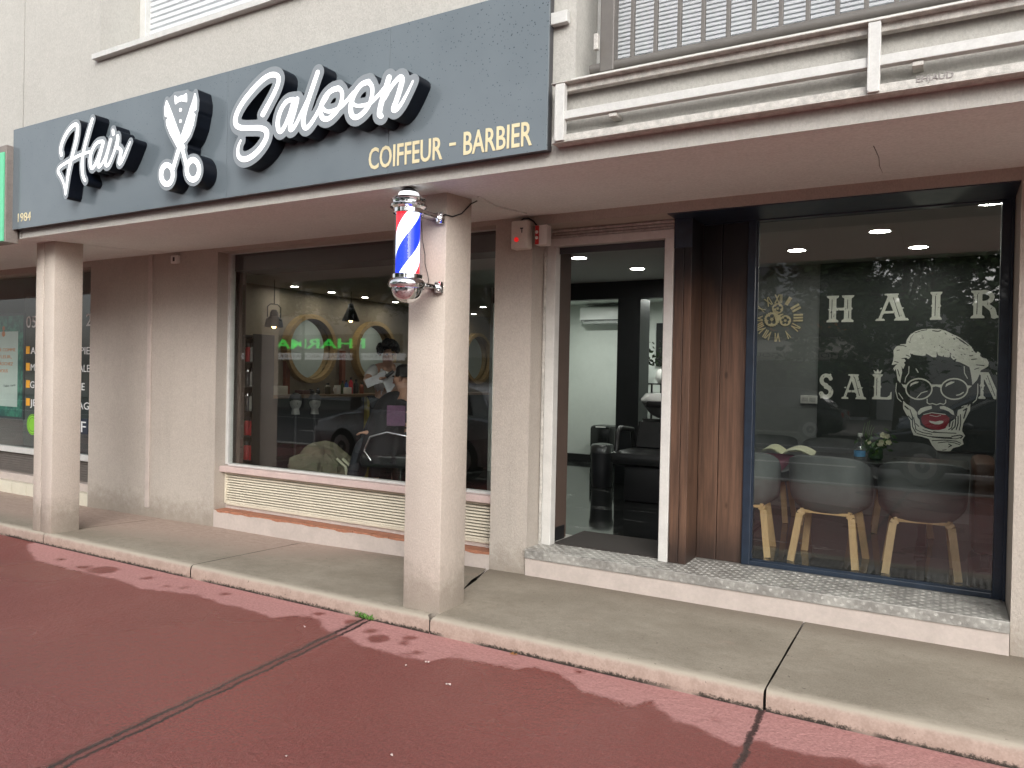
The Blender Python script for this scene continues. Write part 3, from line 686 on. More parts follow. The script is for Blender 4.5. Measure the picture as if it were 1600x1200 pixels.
for k in range(n):
    z = gz0+.014+k*(zs0-gz0-.018)/n; q = (zs0-gz0-.018)/n
    mb.add([(wx0+.03, 4.95, z), (wx1-.01, 4.95, z), (wx1-.01, 4.953, z+q*.60), (wx0+.03, 4.953, z+q*.60), (wx0+.03, 4.978, z+q*.64), (wx1-.01, 4.978, z+q*.64), (wx0+.03, 4.975, z-.003), (wx1-.01, 4.975, z-.003)], [(0, 1, 2, 3), (3, 2, 5, 4), (0, 6, 7, 1)])
mb.build("grille", M_CREAM, WIN)
mb = MB(); mb.box(wx0+.002, wx1-.002, 4.985, 5.03, gz0, zs0); mb.build("grille_backing", M_DARK, WIN)
lz = aty(340, 797, YW).z
mb = MB(); mb.box(wx0+.002, wx1-.002, 4.965, 5.03, lz, gz0-.0142); mb.build("apron", M_PLINTH, WIN)
mb = MB(); nt_ = 16; tw_ = (wx1-wx0-.004)/nt_
for k in range(nt_):
    x = wx0+.002+k*tw_; mb.box(x+.002, x+tw_-.002, YW+.004+.003*sin(k*2.3), 4.97, lz-.03, lz+.002*sin(k*1.7), .003)
mb.build("ledge", M_TILE, WIN)
# chipped paint line over the tile front edge: the plinth itself, with a ragged top
mb = MB(); N = 130; top = []; random.seed(3)
for k in range(N+1):
    x = wx0+.002+(wx1-wx0-.004)*k/N; top.append((x, lz-.012-.010*abs(sin(k*.21)+.6*sin(k*.57)+.5*random.random())/1.5))
top[0] = (top[0][0], lz-.002); top[1] = (top[1][0], lz-.002)
mb.prism([(wx0+.002, -.1), (wx1-.002, -.1)]+top[::-1], YW-.002, YW+.02); mb.box(wx0+.004, wx1-.004, YW+.02, 4.99, -.1, lz-.031); mb.build("plinth", M_PLINTH, WIN)
# roller shutter box inside the window head
mb = MB(); mb.box(wx0+.03, wx1-.03, Y1+.02, Y1+.3, wz1-.16, wz1+.08); mb.build("shutter_box", M_DARK, WIN)
# ------------------------------------------------------------ step of checker plate in front of the door and right window
PL = thing("checker_step", "metal checker plate step along the doorway and right window on a pinkish plinth", "step", (-1.1, 4.9, .2))
px0, px1 = X_P1+.002, X_R-.004; yE = YW-.03
mb = MB(); mb.box(px0, px1, yE+.003, 5.46, ZP-.02, ZP); mb.box(px0, px1, yE, yE+.003, ZP-.062, ZP-.001, .001)
mb.tube([(px0, yE+.004, ZP-.003), (px1, yE+.004, ZP-.003)], .0045, 8)
def tread(c, L, W_, ang, axis):
    vs = []; u = (cos(ang), sin(ang)); w = (-sin(ang), cos(ang)); P = [(-1, 0, 0), (-.5, -1, 0), (.5, -1, 0), (1, 0, 0), (.5, 1, 0), (-.5, 1, 0), (-.62, 0, 1), (.62, 0, 1)]
    for a, b, hh in P:
        x = (a*L*u[0]+b*W_*w[0]); y = (a*L*u[1]+b*W_*w[1])
        vs.append((c[0]+x, c[1]+y, ZP+hh*.0022) if axis == 'z' else (c[0]+x, yE-hh*.0009, c[1]+y))
    mb.add(vs, [(0, 1, 6), (1, 2, 7, 6), (2, 3, 7), (3, 4, 7), (4, 5, 6, 7), (5, 0, 6)] if axis == 'z' else [(6, 1, 0), (6, 7, 2, 1), (7, 3, 2), (7, 4, 3), (7, 6, 5, 4), (6, 0, 5)])
p = .037; x = px0+.02; i = 0
while x < px1-.02:
    j = 0; y = yE+.02
    while y < 5.24:
        a = rad(45) if (i+j) % 2 else rad(-45)
        for q in (-1, 0, 1): tread((x+q*.0078*cos(a+pi/2), y+q*.0082*sin(a+pi/2)), .0155-.002*abs(q), .0022, a, 'z')
        y += p; j += 1
    for j, z in enumerate((ZP-.020, ZP-.046)):
        a = rad(45) if (i+j) % 2 else rad(-45)
        for q in (-1, 0, 1): tread((x+q*.0062*cos(a+pi/2), z+q*.0062*sin(a+pi/2)), .0115-.001*abs(q), .0018, a, 'f')
    x += p; i += 1
mb.build("tread_plate", M_CHECK, PL)
mb = MB(); mb.box(px0, px1, yE+.012, 5.1, -.1, ZP-.021); mb.build("plinth", M_PLINTH, PL)
# ------------------------------------------------------------ doorway
YD = 5.045
DW = thing("doorway", "open salon doorway in a white painted frame below a ribbed shutter box", "doorway", (-2.1, YD, ZP))
dx0, dx1 = aty(848, 853, YD).x, aty(1044, 881, YD).x; dxi0 = aty(862, 850, YD).x; dxi1 = aty(1030, 870, YD).x
dzt, dzi = aty(1052, 359, YD).z, aty(1034, 373.5, YD).z
mb = MB(); mb.box(dx0, dxi0, YD-.03, YD+.05, ZP+.001, dzi, .004); mb.box(dxi1, dx1, YD-.03, YD+.05, ZP+.001, dzi, .004); mb.box(dx0, dx1, YD-.03, YD+.05, dzi, dzt, .004)
mb.build("door_frame", M_DOORW, DW)
mb = MB(); mb.box(dxi1-.012, dxi1-.001, YD+.0, YD+.045, ZP+.02, dzi-.004); mb.box(dxi0+.001, dxi1-.013, YD+.03, YD+.05, dzi-.05, dzi-.003); mb.build("door_stop", M_DARK, DW)
mb = MB(); zt0, zt1 = dzt+.002, Z_LIN+.02; nr = 4
for k in range(nr):
    a = zt0+(zt1-zt0)*k/nr; b = zt0+(zt1-zt0)*(k+1)/nr-.004; mb.box(dx0+.001, dx1-.002, YD-.022+.006*(k % 2), YD+.2, a, b, .004)
mb.build("shutter_box", M_DIRTAL, DW)
mb = MB(); mb.box(X_P1+.001, dx0-.001, YD-.04, YD+.02, ZP, Z_LIN+.02, .004); mb.box(X_P1+.012, X_P1+.03, YD-.052, YD-.04, ZP+.05, 2.45, .002); mb.build("side_jamb", M_DIRTAL, DW)
# ------------------------------------------------------------ burnt wood cladding
WP = thing("wood_cladding", "dark brown wooden boards scorched black at the top between doorway and right window", "cladding", (-1.4, 5.2, ZP))
ax1 = aty(1072, 880, YD).x; bx1 = aty(1158, 884, 5.29).x
mb = MB(); mid = aty(1060, 880, YD).x
mb.box(dx1+.003, mid-.002, YD-.02, YD+.1, ZP+.001, Z_LIN+.03, .003); mb.box(mid+.002, ax1, YD-.022, 5.27, ZP+.001, Z_LIN+.03, .003); mb.build("board", M_WOOD, WP)
mb = MB(); bm_ = aty(1118, 884, 5.29).x
mb.box(ax1-.002, bm_-.002, 5.285, 5.32, ZP+.001, Z_LIN+.03, .003); mb.build("board", M_WOOD, WP)
mb = MB(); mb.box(bm_+.002, bx1, 5.287, 5.32, ZP+.001, Z_LIN+.03, .003); mb.build("board", M_WOOD, WP)
mb = MB(); mb.box(dx1+.003, ax1+.002, YD-.030, YD-.023, aty(1066, 388, YD).z, Z_LIN+.03); mb.build("head_trim", M_NAVY, WP); mb = MB(); mb.box(ax1+.003, bx1, 5.27, 5.284, aty(1110, 352, 5.28).z, Z_LIN+.03); mb.build("head_trim", M_NAVY, WP)
mb = MB(); a, b = aty(1080, 878, 5.25), aty(1077, 758, 5.27); mb.bar((a.x, 5.25, ZP+.003), (b.x, 5.275, b.z), .014, .012); mb.build("batten", pm("raw_batten", (.36, .20, .10), .6, .2, 20, stretch=(1, 1, .1)), WP)
# ------------------------------------------------------------ right shop window
Y2 = 5.30
V = thing("shop_window", "tall dark blue framed right window with the waiting table and chairs behind its glass", "window", (-.45, Y2, ZP))
vx0, vx1 = bx1+.002, X_R-.001; gx0, gx1 = aty(1171, 877, Y2-.03).x, aty(1550, 927, Y2-.03).x
gz0_, gz1_ = aty(1549, 927, Y2-.03).z, aty(1559, 314, Y2-.03).z
mb = MB(); fy = Y2-.035
mb.box(vx0, gx0, fy, Y2+.05, ZP+.001, Z_LIN+.04, .005); mb.box(gx1, vx1, fy, Y2+.05, ZP+.001, Z_LIN+.04, .005)
mb.box(gx0, gx1, fy+.001, Y2+.05, gz1_, Z_LIN+.04, .004); mb.box(gx0, gx1, fy+.001, Y2+.05, ZP+.001, gz0_, .004)
mb.box(gx1+.05, vx1-.0, fy-.03, fy, ZP+.002, Z_LIN+.03, .003); mb.box(vx0, gx1+.05, fy-.02, fy, gz1_+.055, Z_LIN+.03, .003)
mb.box(gx0-.001, gx0+.012, fy+.012, fy+.03, gz0_, gz1_); mb.box(gx0, gx1, fy+.012, fy+.03, gz0_-.001, gz0_+.012)
mb.build("window_frame", M_NAVY, V)
mb = MB(); mb.box(gx0+.001, gx1-.001, Y2-.005, Y2+.005, gz0_+.001, gz1_-.001); mb.build("pane", M_GLASS_B, V)
mb = MB(); mb.box(dx1+.004, vx1, YW+.02, fy-.001, Z_LIN-.006, Z_LIN+.03, .002); mb.build("head_lining", M_NAVY, V)
mb = MB()
for px, py in ((1187, 329), (1356, 311), (1556, 292)): q = aty(px, py, fy-.021); mb.lathe([(.006, 0), (.006, -.002)], (q.x, fy-.02, q.z), 'y', 10)
mb.build("screw", M_CHROME, V)
# ------------------------------------------------------------ barber pole on the centre column
YP = 3.50; pc = aty(637, 400, YP)
def pz_(px, py): return aty(px, py, YP).z
BP = thing("barber_pole", "lit barber pole with red white and blue stripes and chrome ends on the centre column", "barber pole", (pc.x, YP, 2.0))
zt, zb = pz_(637, 333), pz_(637, 431); mpx = abs(pz_(637, 400)-pz_(637, 401)); rr = lambda w: w/2*mpx*1.03
def stripe_mat():
    m, t, p = base_mat("lit_barber_stripes")
    o = t.xyz(); a = t.new("Math"); a.operation = 'ARCTAN2'
    t.link(t.math('SUBTRACT', o[1], YP), a.inputs[0]); t.link(t.math('SUBTRACT', o[0], pc.x), a.inputs[1])
    u = t.math('SUBTRACT', t.math('DIVIDE', t.math('SUBTRACT', o[2], zt), (zt-zb)*1.6), t.math('DIVIDE', a.outputs[0], 2*pi))
    u = t.math('FRACT', t.math('ADD', u, STRIPE_PHASE))
    r = t.n.new("ShaderNodeValToRGB"); r.color_ramp.interpolation = 'CONSTANT'; e = r.color_ramp.elements
    e[0].position = 0; e[0].color = (.008, .03, .66, 1); e[1].position = .27; e[1].color = (.80, .86, 1, 1)
    for ps, c in ((.5, (.72, .022, .035, 1)), (.77, (.80, .86, 1, 1))): x_ = e.new(ps); x_.color = c
    t.link(u, r.inputs[0]); t.link(r.outputs[0], p.inputs['Base Color']); t.link(r.outputs[0], p.inputs['Emission Color'])
    p.inputs['Emission Strength'].default_value = .85; p.inputs['Roughness'].default_value = .5
    return m
STRIPE_PHASE = 0.345
c3 = (pc.x, YP, 0)
mb = MB(); mb.lathe([(rr(36), zb-.02), (rr(36), zt+.02)], c3, n=48, cap=False); mb.build("striped_core", stripe_mat(), BP, smooth=60)
mb = MB(); mb.lathe([(rr(45), zb-.01), (rr(45), zt+.01)], c3, n=48, cap=False); mb.build("glass_tube", glass_mat("tube_glass", (.97, .98, 1), .03), BP, smooth=60)
def zz(y): return pz_(637, y)
mb = MB(); mb.lathe([(rr(45), zz(335)), (rr(47), zz(334)), (rr(47), zz(328)), (rr(50), zz(327)), (rr(56), zz(325)), (rr(57), zz(322)), (rr(52), zz(320)), (rr(52), zz(315)), (rr(54), zz(313)), (rr(51), zz(311)), (rr(47), zz(310))], c3, n=48, cap=False)
for y0, y1 in ((334, 328),): pass
mb.build("top_ring", M_CHROME, BP, smooth=35)
dome = [(rr(34)*cos(q)*1.0, zz(310)+(zz(293)-zz(310))*sin(q)) for q in np.linspace(0, pi/2, 10)]
mb = MB(); mb.lathe([(rr(47), zz(310.2)), (rr(36), zz(309.8))]+dome[:4], c3, n=40, cap=False); mb.build("dome_light", pm("dome_light", (.85, .85, .85), .3, .02, 5, emit=(.95, .97, 1), es=.25), BP, smooth=50)
mb = MB(); mb.lathe(dome[3:], c3, n=40, cap=False); mb.build("dome_cap", pm("black_chrome", (.030, .030, .034), .12, .1, 9, metal=.6), BP, smooth=60)
mb = MB(); mb.lathe([(rr(45), zz(429)), (rr(48), zz(430)), (rr(48), zz(436)), (rr(52), zz(437)), (rr(57), zz(441)), (rr(58), zz(446)), (rr(55), zz(449)), (rr(52), zz(451))], c3, n=48, cap=False); mb.build("bottom_ring", M_CHROME, BP, smooth=35)
ball = [(rr(48)*cos(q), zz(451)-(zz(451)-zz(474))*sin(q)) for q in np.linspace(0, pi/2-.02, 12)]
mb = MB(); mb.lathe(ball[::-1], c3, n=40, cap=False); mb.build("ball_end", M_CHROME, BP, smooth=60)
for z in (zz(330.5), zz(443)):
    mb = MB()
    mb.box(pc.x-.012, pc.x+.07, YP+.05, 3.748, z-.012, z+.012, .004); mb.box(pc.x+.04, pc.x+.085, 3.715, 3.75, z-.035, z+.035, .004)
    mb.lathe([(.012, 0), (.012, -.012), (.008, -.018)], (pc.x+.062, 3.715, z+.02), 'y', 12); mb.lathe([(.012, 0), (.012, -.012), (.008, -.018)], (pc.x+.062, 3.715, z-.02), 'y', 12)
    mb.build("wall_bracket", M_CHROME, BP, smooth=40)
M_CABLE = pm("black_cable", (.012, .012, .013), .5, .1, 20)
mb = MB(); Yc = 3.742
pts = [aty(667, 331, Yc), aty(677, 334, Yc), aty(688, 335.5, Yc), aty(697, 335.5, Yc-.004), Vector((-2.638, 3.80, aty(704, 335, Yc).z)), Vector((-2.637, 3.9, aty(716, 331, 3.85).z)), Vector((-2.637, 4.0, aty(731, 318, 3.98).z)), Vector((-2.63, 4.06, aty(737, 313, 4.03).z))]
mb.tube(pts, .0042, 7); tag(mb.build("power_cable", M_CABLE, smooth=60), "black power cable sagging round the column from the barber pole", "cable")
mb = MB(); pts = [aty(x, y, Yc) for x, y in ((658, 345), (660, 375), (664, 398), (664, 412), (668, 428), (670, 440), (666, 446))]
mb.tube(pts, .0022, 6); tag(mb.build("thin_wire", M_CABLE, smooth=60), "thin dark wire running down the column face beside the barber pole", "wire")
# ------------------------------------------------------------ fittings on the pillar left of the door
M_BOX = pm("ivory_plastic", (.68, .66, .60), .45, .1, 12, .03); M_RED = pm("red_plastic", (.50, .028, .028), .4, .1, 12); M_WPL = pm("white_plastic", (.7, .69, .66), .4, .06, 12)
A = thing("alarm_box", "grey white alarm box with round red lamp on the pillar left of the doorway", "alarm", (-2.68, 4.8, 2.3))
a, b = aty(800, 346, 4.76), aty(825, 388, 4.76)
mb = MB(); mb.box(a.x, b.x, 4.745, YW-.001, b.z, a.z, .012); mb.build("case", M_BOX, A, smooth=40)
q = aty(807, 374.5, 4.745)
mb = MB(); mb.lathe([(.017, 0), (.017, -.008), (.012, -.013), (.004, -.015)], (q.x, 4.745, q.z), 'y', 20); mb.build("red_lamp", pm("red_lamp", (.45, .01, .012), .15, .1, 9, emit=(1, .02, .02), es=.25), A, smooth=40)
mb = MB(); q2 = aty(815, 357, 4.744); mb.box(q2.x-.012, q2.x+.012, 4.742, 4.7445, q2.z-.004, q2.z+.006); mb.box(q2.x-.001, q2.x+.006, 4.742, 4.7445, q2.z-.03, q2.z-.005); mb.build("emblem", M_DARK, A)
A2 = thing("siren_box", "small white siren box with two pale discs on its red front beside the doorway", "siren", (-2.6, 4.8, 2.3))
sx_ = X_P1+.002; s0, s1_ = atx(833, 355, sx_), atx(853, 384, sx_)
q = aty(834, 356, 4.845); q3 = aty(846, 384, 4.845)
mb = MB(); xa, xb = X_P1-.06, X_P1-.012+.05; 
xa = aty(836, 370, 4.775).x; xb = aty(857, 370, 4.775).x
za, zb_ = aty(836, 383, 4.775).z, aty(836, 352, 4.775).z
mb.box(xa, xb-.015, 4.775, 4.85, za, zb_, .006); mb.build("case", M_WPL, A2, smooth=40)
mb = MB(); mb.box(xa+.003, xa+.032, 4.768, 4.776, za+.004, zb_-.004, .002); mb.build("red_plate", M_RED, A2)
for zq in (.64, .36):
    mb = MB(); mb.lathe([(.012, 0), (.012, -.003), (.008, -.006)], (xa+.017, 4.768, za+(zb_-za)*zq), 'y', 16); mb.build("disc", M_WPL, A2, smooth=40)
mb = MB(); e0 = aty(814, 345, 4.78)
mb.tube([e0, aty(818, 341.5, 4.78), aty(826, 341, 4.80), aty(834, 346, 4.80), aty(840, 354, 4.80)], .006, 8); tag(mb.build("alarm_cable", M_CABLE, smooth=60), "short black cable looping over from the alarm box to the siren box", "cable")
mb = MB(); pts = [atz(747, 307, soffit_z(4.05)-.008)]
for px, py, y in ((775, 318, 4.3), (800, 329, 4.5), (822, 339, 4.68)): d = aty(px, py, y); pts.append(Vector((d.x, y, soffit_z(y)-.006)))
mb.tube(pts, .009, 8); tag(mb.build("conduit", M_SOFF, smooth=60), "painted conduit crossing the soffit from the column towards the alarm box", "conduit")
mb = MB(); q = aty(842, 350, 5.0); mb.box(q.x-.02, q.x+.02, 4.97, 5.0, q.z-.02, q.z+.02, .004); tag(mb.build("junction_box", M_WPL), "tiny white junction box at the top left corner of the doorway", "junction box")
A3 = thing("small_bracket", "small cream bracket with a dark slot high on the left wall under the soffit", "bracket", (-6.4, 4.8, 2.6))
a, b = aty(268, 393, 4.80), aty(278, 411, 4.80); mb = MB(); mb.box(a.x, b.x, 4.79, YW-.001, b.z, 2.69, .006); mb.build("case", M_WPL, A3, smooth=40)
mb = MB(); mb.box((a.x+b.x)/2-.012, (a.x+b.x)/2+.012, 4.786, 4.79, b.z+.02, b.z+.06); mb.build("slot", M_DARK, A3)
# ------------------------------------------------------------ pharmacy window at the far left
YN = 4.96
N_ = thing("pharmacy_window", "pharmacy window at the left edge with phone number, poster and bullet list behind a column", "window", (-9.2, YN, 0))
nz1, nz0, = aty(20, 432, YN).z, aty(20, 697, YN).z; nx1 = X_N1-.002; nx0 = -13
mb = MB(); mb.box(nx0, nx1, YN-.02, YN+.04, nz1, nz1+.06, .004); mb.box(nx0, nx1, YN-.03, YN+.04, nz0-.07, nz0, .004); mb.box(nx1-.03, nx1-.001, YN-.02, YN+.04, nz0, nz1); mb.build("window_frame", M_WHITEAL, N_)
mb = MB(); mb.box(nx0, nx1-.03, YN+.004, YN+.010, nz0, nz1); mb.build("pane", glass_mat("pharmacy_glass", (.9, .95, .94), .10), N_)
vz1, vz0 = nz0-.072, aty(20, 737, YN).z
mb = MB(); mb.box(nx0, nx1, YN+.05, YN+.09, vz0, vz1); k = 0; z = vz0+.01
while z < vz1-.02: mb.add([(nx0, YN+.01, z), (nx1-.02, YN+.01, z), (nx1-.02, YN+.035, z+.018), (nx0, YN+.035, z+.018)], [(0, 1, 2, 3)]); z += .028
mb.build("grille", pm("brown_grille", (.16, .14, .125), .6, .2, 9), N_)
mb = MB(); mb.box(nx0, nx1, YN-.06, YN+.09, vz0-.09, vz0-.002, .004); mb.build("sill", M_PLINTH, N_)
mb = MB(); tz1 = vz0-.092; x = nx1-.002; k = 0
while x > -12.5: mb.box(x-.31, x-.004, YW+.012, YN+.09, -.1, tz1, .003); x -= .314
mb.build("wall_tile", pm("cream_tile", (.62, .585, .48), .4, .06, 4), N_)
M_LET = pm("white_vinyl", (.70, .72, .72), .5, .05, 9); M_AMB = pm("amber_vinyl", (.72, .36, .03), .5, .08, 9); yl = YN+.0015
def vt(body, px, py, hpx, wpx=None, mat=M_LET, name="lettering"):
    d = abs(aty(px, py, yl).z-aty(px, py+1, yl).z); L = aty(px, py, yl); 
    R_ = L+Vector(((wpx*1.0)*abs(aty(px, py, yl).x-aty(px+1, py, yl).x) if wpx else 1, 0, 0))
    return text_solid(name, body, L, R_, hpx*d, .002, mat, N_, fit=bool(wpx))
vt("05 61 38 49 22", 41, 512, 19, 103); L_ = [("ANALYSES", 546), ("MATERIEL", 579), ("GARDE", 608)]
for bd, ax, y, w in (("AROMATHERAPIE", 48, 553, 86), ("MATERIEL MEDICALE", 48, 579, 86), ("GRANDE GAMME", 47, 606, 80), ("JEUX ET MASSAGE", 47, 634, 92)):
    vt(bd, ax, y, 11, w)
    q, q2 = aty(41, y-12, yl), aty(46.5, y, yl); mb = MB(); mb.box(q.x, q2.x, yl-.002, yl, q2.z, q.z); mb.build("bullet", M_AMB, N_)
PO = thing("poster", "green framed poster with white sheet and orange lettering inside the pharmacy window", "poster", (-9.7, 5.1, 1))
yq = 5.02; a, b = aty(-40, 492, yq), aty(36, 656, yq)
mb = MB(); mb.box(a.x, b.x, yq, yq+.02, b.z, a.z, .003); mb.build("frame", M_DARK, PO)
def leafy():
    m, t, p = base_mat("leafy_print"); t.link(t.mix(t.step(t.noise(9, 5, .7), .4, .62), (.012, .09, .075), (.05, .26, .17)), p.inputs['Base Color']); p.inputs['Roughness'].default_value = .4; return m
mb = MB(); q = aty(-38, 496, yq-.003); q2 = aty(34, 652, yq-.003); mb.box(q.x, q2.x, yq-.003, yq-.0005, q2.z, q.z); mb.build("print", leafy(), PO)
mb = MB(); q = aty(-30, 519, yq-.005); q2 = aty(26.5, 636, yq-.005); mb.box(q.x, q2.x, yq-.005, yq-.0032, q2.z, q.z); mb.build("sheet", pm("paper", (.62, .64, .60), .6, .04, 6), PO)
M_ORG = pm("orange_ink", (.70, .20, .05), .5, .06, 9)
mb = MB(); q = aty(7, 513, yq-.006); mb.lathe([(.028, 0), (.028, -.002)], (q.x-.02, yq-.005, q.z), 'y', 20); mb.lathe([(.036, 0), (.036, -.002)], (q.x-.02, yq-.0055, q.z-.07), 'y', 20); mb.build("logo", M_ORG, PO)
for bd, y, x in (("SE COMME", 549, 24), ("FLEUR,", 560, 18), ("PROCHEZ", 571, 20), ("VOUS", 582, 12)):
    q = aty(x, y, yq-.006); text_solid("lettering", bd, q-Vector((.40*len(bd)/8, 0, 0)), q, .042, .002, M_ORG, PO)
text_solid("lettering", "Take care", aty(5, 605, yq-.006), aty(24, 603, yq-.006), .03, .002, M_DARK, PO)
q = aty(47, 663, YN+.0); ST = thing("round_sticker", "lime green round sticker low on the pharmacy window beside the left column", "sticker", (q.x, YN, q.z))
M_LIME = pm("lime_vinyl", (.20, .50, .04), .45, .05, 8)
mb = MB(); mb.lathe([(.125, 0), (.125, -.0015)], (q.x+.05, YN+.003, q.z), 'y', 40); mb.build("disc", M_LIME, ST)
mb = MB(); mb.lathe([(.115, -.002), (.110, -.002)], (q.x+.05, YN+.003, q.z), 'y', 40, cap=False); mb.lathe([(.085, -.002), (.08, -.002)], (q.x+.05, YN+.003, q.z), 'y', 40, cap=False); mb.build("rings", M_BLACK, ST)
q, q2 = aty(126, 650, YN+.002), aty(137, 692, YN+.002); mb = MB(); mb.box(q.x-.12, q2.x, YN, YN+.003, aty(128, 678, YN).z, aty(128, 654, YN).z)
fs = mb.build("navy_sticker", M_NAVY); tag(fs, "navy sticker with a white F between the left column and wall", "sticker")
text_solid("letter", "F", aty(126.5, 675, YN-.001), aty(134, 676, YN-.001), .13, .002, M_LET, fs)
# inside of the pharmacy: pale room end seen at its right edge
mb = MB(); mb.box(-12.9, -8.35, 6.6, 6.7, .2, 2.7); mb.box(-12.9, -8.35, 5.06, 6.6, .2, .3); struct(mb.build("pharmacy_back_wall", pm("pharmacy_wall", (.16, .17, .16), .8)))
mb = MB(); mb.box(nx1-.035, nx1-.005, 5.0, 6.6, .3, 2.68); struct(mb.build("pharmacy_side_wall", pm("pharmacy_pale_wall", (.55, .62, .62), .7)))
# ------------------------------------------------------------ weeds and litter on the ground
def weed(px, py, n, label):
    c = atz(px, py, 0); mb = MB()
    for k in range(n):
        x = c.x+random.uniform(-.07, .07); y = c.y+random.uniform(-.008, .006); hgt = random.uniform(.018, .045); a = random.uniform(0, 6.28); dx, dy = cos(a)*.012, sin(a)*.012; bx_, by_ = random.uniform(-.02, .02), random.uniform(-.02, .0)
        mb.add([(x-dx*.3, y-dy*.3, 0), (x+dx*.3, y+dy*.3, 0), (x+dx+bx_*.6, y+dy+by_*.6, hgt*.7), (x+bx_, y+by_, hgt), (x-dx+bx_*.6, y-dy+by_*.6, hgt*.7)], [(0, 1, 2, 3, 4)])
    tag(mb.build("weed", pm("weed_leaf", (.10, .22, .045), .6, .3, 60)), label, "weed")
weed(572, 967, 46, "green weed sprouting at the kerb foot left of the centre column"); weed(245, 886, 22, "tiny green weed at the kerb between the two columns")
pp = pm("paper_scrap", (.62, .52, .48), .8, .1, 30); first = None
for i, (px, py, r, l_) in enumerate(((667, 1036, 10, "white paper scrap on the red ground below the centre column"), (700, 1070, 11, "pale torn scrap on the wet red ground right of the seam crack"), (448, 1182, 9, "white crumpled scrap nearest the photo's bottom edge"), (612, 1181, 7, "small curled scrap on wet red ground near the bottom edge"), (985, 1020+1, 0, ""), (635, 1041, 5, "tiny pale scrap just left of the white paper scrap"), (476, 980, 4, "little pale scrap beside the seam crack's left side"))):
    if not r: continue
    c = atz(px, py, .004); R_ = .62*r/F_PX*math.dist((c.x, c.y, 0), (0, 0, EYE)); mb = MB(); n = 9
    vs = [(c.x+R_*cos(2*pi*k/n+i)*random.uniform(.3, .9), c.y+R_*sin(2*pi*k/n+i)*random.uniform(.15, .6), .003+random.uniform(0, .012)) for k in range(n)]
    mb.add(vs+[(c.x, c.y, .010)], [(k, (k+1) % n, n) for k in range(n)]); tag(mb.build("paper_scrap", pp), l_, "litter", "paper scraps on the red ground")
mb = MB()
for k in range(9):
    c = atz(806+random.uniform(-8, 10), 1020+random.uniform(-2, 4), .0); a = random.uniform(0, 3); mb.add([(c.x-.012*cos(a), c.y-.006, .003), (c.x+.012*cos(a), c.y-.003, .006), (c.x+.008, c.y+.008, .009), (c.x-.01, c.y+.006, .005)], [(0, 1, 2, 3)])
struct(mb.build("dead_leaves", pm("dead_leaf", (.36, .16, .05), .7, .2, 40)), 'stuff')
# ------------------------------------------------------------ the rooms behind the glass
ZF, ZC = .285, 2.75
def marble_mat():
    m, t, p = base_mat("black_marble_tiles")
    o = t.xyz(); n = t.noise(1.5, 5, .7)
    v = t.math('ABSOLUTE', t.math('SUBTRACT', t.noise(1.1, 5, .62, stretch=(.35, 1.6, 1)), .5))
    vein = t.math('MULTIPLY', t.math('SUBTRACT', 1, t.step(v, .0, .012)), t.step(t.noise(3, 3), .45, .7))
    c = t.mix(t.math('MULTIPLY', vein, .8), t.mix(n, (.006, .007, .007), (.016, .018, .017)), (.50, .52, .50))
    gx = t.math('ABSOLUTE', t.math('SUBTRACT', t.math('FRACT', t.math('DIVIDE', o[0], .6)), .5)); gy = t.math('ABSOLUTE', t.math('SUBTRACT', t.math('FRACT', t.math('DIVIDE', o[1], .6)), .5))
    g = t.math('GREATER_THAN', t.math('MAXIMUM', gx, gy), .4965)
    c = t.mix(t.math('MULTIPLY', g, .8), c, (.06, .06, .06))
    t.link(c, p.inputs['Base Color']); p.inputs['Roughness'].default_value = .06; p.inputs['Specular IOR Level'].default_value = .75
    t.link(t.bump(t.noise(2.5, 2), .02, .01), p.inputs['Normal']); return m
M_FLOOR = marble_mat(); M_CEIL = pm("salon_ceiling", (.42, .43, .42), .8, .04, 3); M_TAUPE = pm("taupe_wall", (.25, .21, .155), .75, .12, 2.5, .1, 40)
M_ALC = pm("white_salon_wall", (.62, .66, .62), .7, .04, 2); M_DKW = pm("black_partition_wall", (.012, .015, .016), .45, .15, 3); M_MID = pm("grey_salon_wall", (.19, .20, .20), .7, .08, 2)
M_BRN = pm("brown_jamb", (.085, .058, .046), .6, .1, 5)
mb = MB(); mb.box(-8.4, 1.5, 5.305, 15, ZF-.2, ZF); mb.box(-2.75, -1.5, 5.06, 5.305, ZF-.2, ZF-.002); mb.box(-8.4, -2.75, 5.06, 5.305, ZF-.2, ZF-.001); struct(mb.build("salon_floor", M_FLOOR))
mb = MB(); mb.box(-8.4, 1.5, 5.07, 15, ZC, ZC+.08); struct(mb.build("salon_ceiling", M_CEIL))
mb = MB(); mb.box(-8.4, -8.2, 5.08, 15, ZF, ZC); struct(mb.build("taupe_mirror_wall", M_TAUPE))
mb = MB(); mb.box(-8.2, -5.35, 14.2, 14.4, ZF, ZC); mb.box(-5.35, -5.3, 8.65, 14.4, ZF, ZC); struct(mb.build("back_room_wall", M_ALC))
mb = MB(); mb.box(-5.3, -1.95, 10.7, 10.8, ZF, ZC); mb.box(-5.299, -5.285, 8.7, 10.7, ZF, ZC); mb.box(-1.97, -1.95, 8.3, 10.7, ZF, ZC); struct(mb.build("white_alcove_wall", M_ALC))
mb = MB(); mb.box(-5.28, -1.98, 10.68, 10.699, ZF, ZF+.10); struct(mb.build("black_skirting", M_BLACK))
zh = aty(890, 469.5, 8.63).z; za_ = aty(890, 477.5, 10.7).z
mb = MB(); mb.box(-5.3, -1.95, 8.63, 8.75, zh, ZC)
xa, xb = aty(963, 600, 8.63).x, aty(998, 600, 8.63).x; mb.box(xa, xb, 8.632, min(10.0, atx(1013, 600, xb).y), ZF, zh); struct(mb.build("black_partition", M_DKW))
